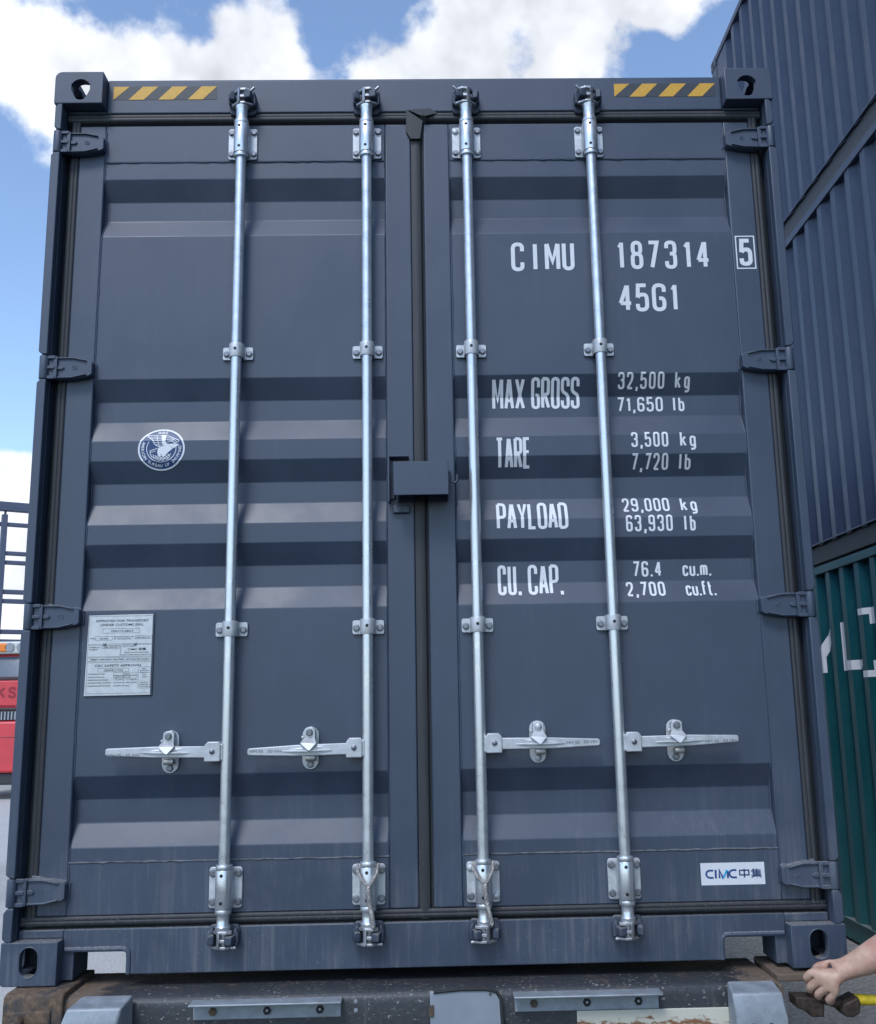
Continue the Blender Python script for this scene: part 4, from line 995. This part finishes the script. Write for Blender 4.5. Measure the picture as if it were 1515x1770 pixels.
# ------------------------------------------------------------------ neighbouring container stack
def neighbour(mat, z0, label, loc_y, dy=0.0, H=2.896):
    x0, L = 3.180, 12.192
    r = empty('stacked_container', (x0, loc_y, z0)); tag(r, label, 'container', 'containers stacked to the right')
    def B(n, *a, bevel=.004): return MB().box(*a).build(n, mat, r, bevel)
    corrugated(MB(), .012, .054, -L+.15, -.15, .15, H-.06, phase=.03+dy).build('side_wall', mat, r, smooth=False)
    B('top_side_rail', .0, .06, -L+.16, -.16, H-.068, H-.006); B('top_side_rail', 2.378, 2.438, -L+.16, -.16, H-.068, H-.006)
    MB().box(.030, .07, -L+.16, -.16, .012, .160).build('bottom_side_rail', M_dark if mat is M_navy else mat, r, .004); B('bottom_side_rail', 2.388, 2.432, -L+.16, -.16, .012, .165)
    B('rail_lip', .004, .060, -L+.16, -.16, .160, .172, bevel=.002)
    corrugated(MB(), 2.426, 2.388, -L+.15, -.15, .15, H-.06).build('side_wall', mat, r, smooth=False)
    B('roof', .05, 2.388, -L+.1, -.1, H-.035, H-.020); B('floor', .05, 2.388, -L+.1, -.1, .14, .17)
    B('end_wall', .12, 2.318, -.08, -.04, .1, H-.1); B('end_wall', .12, 2.318, -L+.04, -L+.08, .1, H-.1)
    for y in (0, -L):
        ya, yb = (y-.16, y) if y == 0 else (y, y+.16)
        for x in (0, 2.276):
            B('corner_post', x+.004, x+.158, ya+.004, yb-.004, .118, H-.118)
            for z in (0, H-.118):
                o = MB().box(x-.003, x+.165, ya-.009, yb+.009, z, z+.118).build('corner_casting', mat, r, .012, seg=3)
                MB().prism(stad((ya+yb)/2, z+.059, .055, .08), x-.0045 if x == 0 else x+.1655, x-.0035 if x == 0 else x+.1665, 'x').build('aperture', M_hole, o, smooth=False)
        for z in (.02, H-.11): B('end_rail', .165, 2.273, ya+.05, yb-.004, z, z+.09)
    return r
g_ = neighbour(M_teal, -1.060, 'teal container standing on the ground under the navy stack, white letters on its side', 6.82)
neighbour(M_navy, 1.850, 'navy container in the middle of the stack, resting on the teal one', 6.86, .02)
neighbour(M_navy, 4.760, 'topmost navy container of the stack beside the slate grey one', 6.80, .11)
# white letters painted across the ribs of the teal container
ribs = []
def wall_x(y):
    L = 12.192; yy = y-6.82+L; a = .15+.05+.03
    d = (yy-a) % .278
    if yy < a: return .012
    k = 0 if d < .038 else (d-.038)/.061 if d < .099 else 1 if d < .177 else 1-(d-.177)/.061 if d < .238 else 0
    return .012+(.054-.012)*k
def side_mark(P):
    mb = MB(); ys = [p[0] for p in P]
    mb.vf([(0, p[0], p[1]) for p in P], [tuple(range(len(P)))])
    y = 6.82-12.192+.23
    while y < 7:
        for d in (.038, .099, .177, .238):
            if min(ys) < y+d < max(ys): bmesh.ops.bisect_plane(mb.bm, geom=mb.bm.verts[:]+mb.bm.edges[:]+mb.bm.faces[:], plane_co=(0, y+d, 0), plane_no=(0, 1, 0), dist=1e-5)
        y += .278
    for v in mb.bm.verts: v.co = (wall_x(v.co.y)-.002, v.co.y-6.82, v.co.z+1.060)
    return mb
for P in ([(5.33, 1.36), (5.25, 1.36), (5.12, 1.18), (4.98, 1.36), (4.90, 1.36), (5.075, 1.10), (5.075, .975), (5.155, .975), (5.155, 1.10)],
          [(4.775, 1.355), (4.70, 1.355), (4.70, 1.052), (4.42, 1.052), (4.46, .980), (4.775, .980)],
          [(4.36, 1.420), (4.16, 1.420), (4.16, 1.300), (4.225, 1.300), (4.225, 1.372), (4.36, 1.372)],
          [(4.36, .918), (4.16, .918), (4.16, 1.036), (4.225, 1.036), (4.225, .966), (4.36, .966)]):
    side_mark(P).build('painted_letter', M_white, g_, smooth=False)

# ------------------------------------------------------------------ red truck in the yard
TK = empty('red_truck', (-9.75, 20.0, GZ)); tag(TK, 'red truck with a pale roof light bar, half hidden left of the slate grey container', 'truck')
def kb(mb, name, mat, bevel=.02, parent=TK, **k): return mb.build(name, mat, parent, bevel, **k)
cabp = [(.30, 1.0), (.06, 1.75), (.02, 2.02), (0, 2.65), (.22, 3.18), (.40, 3.24), (2.1, 3.24), (2.1, 1.0)]
kb(MB().prism(cabp, -1.22, 1.22, 'x'), 'cab', M_red, .04, seg=3)
kb(MB().vf([(-1.08, -.012, 2.68), (1.08, -.012, 2.68), (1.02, .192, 3.14), (-1.02, .192, 3.14)], [(0,1,2,3)]), 'windscreen', M_glass, 0)
kb(MB().box(-1.15, 1.15, -.04, .02, 2.615, 2.665), 'wiper_panel', M_dark, .01)
kb(MB().box(-1.18, 1.18, -.03, .05, 2.03, 2.60), 'hood_panel', M_red, .03, seg=3)
kb(MB().box(-.2, .42, -.025, .06, 1.93, 1.99), 'bonnet_latch', M_dark, .02)
kb(MB().box(-1.0, 1.0, -.02, .25, 1.72, 1.92), 'grille', M_dark, .01)
for i in range(26): kb(MB().box(-.96+i*.075, -.93+i*.075, -.035, -.015, 1.73, 1.91), 'grille_bar', M_greyp, 0)
kb(MB().box(-1.22, 1.22, -.10, .5, .58, 1.70), 'bumper', M_red, .06, seg=3)
kb(MB().box(-1.1, 1.1, -.104, -.098, 1.34, 1.352), 'bumper_seam', M_dark, 0)
kb(MB().box(-1.0, 1.0, -.02, .5, .32, .58), 'lower_valance', M_dark, .03)
for s in (-1, 1): kb(MB().box(s*.95-.17, s*.95+.17, -.125, -.09, 1.02, 1.24), 'headlight', M_lens, .02)
lbx = kb(MB().box(-1.05, 1.05, .05, .40, 3.20, 3.48), 'light_bar', simple('pale plastic housing', (.62, .62, .58), .4), .05, seg=3)
for x in (-.62, -.05): kb(MB().box(x-.16, x+.16, .02, .10, 3.24, 3.44), 'amber_beacon', M_amber, .03)
for x in (-.36, .16, .42, .68): kb(MB().tube([(x, .06, 3.34), (x, .02, 3.34)], .105, 20), 'round_lamp', M_lens, .008)
kt = MB(); lettering(kt, 'KS', -.02, .40, 2.20, 2.46, .055, .40, .25); flatten(kt, -.034).build('hood_letters', simple('faded dark red lettering', (.30, .02, .03), .5), TK, smooth=False)
kb(MB().box(-.45, .45, 1.2, 7.5, .75, 1.0), 'chassis', M_dark, .02)
kb(MB().box(-1.15, 1.15, 2.3, 7.5, 1.05, 1.25), 'flatbed', M_dark, .02)
tw = mesh_of(MB().tube([(-.15, 0, 0), (-.14, 0, 0), (-.1, 0, 0), (.1, 0, 0), (.14, 0, 0), (.15, 0, 0)], [.30, .46, .52, .52, .46, .30], 32), M_tyre, name='wheel')
tr_ = mesh_of(MB().tube([(-.158, 0, 0), (-.152, 0, 0), (.152, 0, 0), (.158, 0, 0)], [.1, .3, .3, .1], 24), M_greyp, name='rim')
for y in (1.2, 5.2, 6.5):
    for x in (-1.02, 1.02):
        wq = link('wheel', tw, TK); wq.location = (x, y, .52); link('rim', tr_, wq)
# seat and driver's outline seen behind the glass
kb(MB().box(.12, .66, .75, .95, 2.0, 2.75), 'seat', M_dark, .06, seg=3)

# tall steel frame behind the truck
FR = empty('steel_frame', (-12.02, 25.0, GZ), R(30)); tag(FR, 'tall blue grey steel ladder frame rising behind the red truck', 'frame')
def fb(n, *a, bevel=.02): return MB().box(*a).build(n, M_frame, FR, bevel)
for x in (-3.4, 0.0, 3.4): fb('upright', x-.09, x+.07, -.08, .08, 0, 7.40)
for z0, z1 in ((7.57, 7.77), (7.06, 7.18), (6.24, 6.36), (5.98, 6.10), (5.15, 5.28), (4.89, 5.02), (4.04, 4.17), (3.78, 3.90)):
    for xa, xb in ((-3.33, -.09), (.07, 3.31)) if z1 < 7.4 else ((-3.6, 3.6),):
        fb('crossbar', xa, xb, -.05, .05, z0, z1)
fb('cap_plate', -3.6, 3.6, -.12, .12, 7.50, 7.57)
for x in (-.0,): fb('spigot', x-.03, x+.03, -.03, .03, 7.40, 7.50, bevel=.01)

# ------------------------------------------------------------------ hammer, twist-lock bar and the person's hands
HM = empty('hammer', (1.15, -.15, GZ)); tag(HM, 'club hammer with dark steel head and scuffed yellow handle, by the right twist lock', 'hammer')
def hbuild(mb, name, mat, bevel=0.0, seg=2):
    for v in mb.bm.verts: v.co -= Vector((1.15, -.15, GZ))
    return mb.build(name, mat, HM, bevel, seg)
M_hs = simple('dark forged steel', (.062, .043, .034), .6, .4, .4, 70, .6)
hh_ = MB(); hh_.prism([(1.118, -.066), (1.126, -.080), (1.150, -.082), (1.168, -.072), (1.172, -.045), (1.166, -.030), (1.146, -.040), (1.124, -.048)], -.185, -.118); hbuild(hh_, 'hammer_head', M_hs, .005, 3)
hd_ = MB(); hd_.tube([(1.165, -.150, -.0455), (1.172, -.150, -.046), (1.22, -.151, -.048), (1.32, -.156, -.052), (1.44, -.162, -.058)], [.0155, .0150, .0135, .0135, .0150], 16); hbuild(hd_, 'hammer_handle', M_hand)
bar = MB(); bar.tube([(1.055, -.125, -.028), (1.062, -.135, -.032), (1.080, -.150, -.042), (1.105, -.152, -.048), (1.135, -.150, -.058)], [.013, .013, .0125, .0145, .0150], 12)
bar.prism([(1.004, -.035), (1.055, -.038), (1.082, -.052), (1.078, -.086), (1.045, -.086), (1.030, -.070), (1.006, -.062)], -.160, -.095)
TL_ = tb(bar, 'twist_lock_bar', M_hs, .003)

def skin_body(name, verts, edges, radii, mat, root=0, sub=2, parent=None):
    me = bpy.data.meshes.new(name); me.from_pydata([Vector(v) for v in verts], edges, [])
    o = bpy.data.objects.new(name, me); col.objects.link(o)
    md = o.modifiers.new('s', 'SKIN'); md.branch_smoothing = .6; md.use_smooth_shade = True
    for i, r_ in enumerate(radii):
        sv_ = me.skin_vertices[0].data[i]; sv_.radius = (r_, r_) if isinstance(r_, (int, float)) else r_; sv_.use_root = (i == root)
    ss = o.modifiers.new('u', 'SUBSURF'); ss.levels = sub; ss.render_levels = sub
    m2 = evaluated(o); bpy.data.objects.remove(o)
    m2.materials.clear(); m2.materials.append(mat); m2.polygons.foreach_set('use_smooth', [True]*len(m2.polygons)); m2.name = name
    return m2
V, Ed, Rd = [], [], []
def nd(p, r_, pa=None):
    V.append(Vector(p)); Rd.append(r_); i = len(V)-1
    if pa is not None: Ed.append((pa, i))
    return i
pel = nd((1.90, -.10, -.12), .13)
sp1 = nd((1.88, -.10, .05), .125, pel); sp2 = nd((1.83, -.10, .24), .14, sp1); ch = nd((1.78, -.10, .38), .11, sp2)
nk = nd((1.735, -.10, .475), .052, ch); hd0 = nd((1.70, -.10, .545), .060, nk); hd1 = nd((1.69, -.10, .62), .092, hd0); hd2 = nd((1.69, -.10, .69), .072, hd1)
# left arm (nearer the viewer)
sL = nd((1.735, -.27, .375), .066, ch); uL = nd((1.64, -.30, .29), .052, sL); eL = nd((1.475, -.255, .205), .047, uL)
fL = nd((1.385, -.235, .155), .062, eL); fm = nd((1.265, -.205, .098), .053, fL); wL = nd((1.150, -.180, .042), (.037, .031), fm)
def hand(w_, h, s_, pn_, k=1.0):
    """palm, four fingers and thumb; h: wrist to knuckles, s_: index to little finger, pn_: out of the back of the hand"""
    h, s_, pn_ = [Vector(q).normalized() for q in (h, s_, pn_)]; W_ = V[w_]
    base = nd(W_+h*.026*k, (.034*k, .026*k), w_); mid = nd(W_+h*.056*k+pn_*.004, (.040*k, .023*k), base)
    for i, (o_, ln) in enumerate(((-.033, .082), (-.0112, .088), (.0112, .083), (.033, .072))):
        K = nd(W_+(h*ln+s_*o_+pn_*.006)*k, .0135*k, mid)
        l1, l2, l3 = (.030, .024, .018) if i in (0, 2) else (.033, .026, .019) if i == 1 else (.026, .020, .016)
        d1 = (h*.62-pn_*.78).normalized(); d2 = (-h*.35-pn_*.94).normalized(); d3 = (-h*.97-pn_*.10).normalized()
        a = nd(V[K]+d1*l1*k, .0112*k, K); b = nd(V[a]+d2*l2*k, .0102*k, a); nd(V[b]+d3*l3*k, .0082*k, b)
    t0 = nd(W_+(h*.034-s_*.032-pn_*.008)*k, .0150*k, base); t1 = nd(V[t0]+(h*.65-s_*.40-pn_*.60).normalized()*.036*k, .0118*k, t0); nd(V[t1]+(h*.55+s_*.35-pn_*.75).normalized()*.028*k, .0098*k, t1)
hand(wL, (-.88, .05, -.46), (.46, -.35, -.80), (-.10, -.78, .62), 1.08)
sR = nd((1.74, .07, .375), .066, ch); uR = nd((1.70, .10, .24), .052, sR); eR = nd((1.64, .06, .09), .047, uR); fR = nd((1.54, .0, .05), .049, eR); wR = nd((1.372, -.100, -.005), (.029, .024), fR)
hand(wR, (-.80, -.45, -.28), (-.35, .10, -.90), (.25, -.90, .30))
for s_y, x_f in ((-.20, 1.86), (.0, 1.98)):
    hp = nd((1.91, s_y+(.0 if s_y else .0), -.22), .095, pel); kn_ = nd((x_f-.03, s_y, -.60), .066, hp); cf = nd((x_f+.03, s_y, -.75), .062, kn_); an = nd((x_f+.03, s_y, -.99), .042, cf); ft = nd((x_f-.10, s_y, -1.035), .034, an)
PO = Vector((1.90, -.10, GZ))
body = skin_body('person', [v-PO for v in V], Ed, Rd, M_skin, pel, 2)
person = link('person', body); person.location = PO
tag(person, 'bare forearm and fist of a person reaching in from the right to the twist lock', 'person')
def cloth(name, ids, grow, mat, extra=()):
    mp = {i: k for k, i in enumerate(ids)}
    me = skin_body(name, [V[i]-PO for i in ids]+[Vector(e[0])-PO for e in extra], [(mp[a], mp[b]) for a, b in Ed if a in mp and b in mp]+[(mp[e[1]], len(ids)+k) for k, e in enumerate(extra)],
                   [(Rd[i] if isinstance(Rd[i], (int, float)) else Rd[i][0])+grow for i in ids]+[e[2] for e in extra], mat, 0, 2)
    return link(name, me, person)
cloth('shirt', [pel, sp1, sp2, ch, sL, uL, sR, uR], .014, M_hiviz, [((1.615, -.293, .277), uL, .066), ((1.69, .092, .205), uR, .066), ((1.765, -.10, .41), ch, .075)])
legs = [i for i in range(len(V)) if V[i].z < -.15 and V[i].x > 1.75 and V[i].z > -1.0]
cloth('trousers', [pel]+legs, .016, M_jean)
for s_y, x_f in ((-.20, 1.86), (.0, 1.98)):
    bt = MB(); bt.prism(rrect(x_f-.19, x_f+.08, s_y-.05, s_y+.05, .045, 4), GZ+.002, GZ+.055, 'z'); bt.tube([(x_f+.03, s_y, GZ+.05), (x_f+.03, s_y, GZ+.16)], [.062, .055], 14); bt.ball((x_f-.09, s_y, GZ+.055), .05, 12, (1.7, .95, .8))
    for v in bt.bm.verts: v.co -= PO
    bt.build('boot', M_shoe, person, .006)
hr = MB(); hr.ball((1.705, -.10, .665), .092, 20, (1.05, .92, 1.0))
bmesh.ops.delete(hr.bm, geom=[v for v in hr.bm.verts if (v.co.z < .655 and v.co.x < 1.72) or v.co.z < .59], context='VERTS')
for v in hr.bm.verts: v.co -= PO
hr.build('hair', M_hair, person)
fc = MB(); fc.prism([(1.600, .585), (1.575, .592), (1.588, .625), (1.602, .63)], -.112, -.088)
for yy in (-.135, -.065): fc.ball((1.612, yy, .632), .012, 10)
fc.box(1.602, 1.612, -.128, -.072, .553, .562)
for yy in (-.195, -.005): fc.ball((1.70, yy, .615), .03, 10, (.6, .35, 1))
for v in fc.bm.verts: v.co -= PO
fc.build('face_features', M_skin, person, .003)
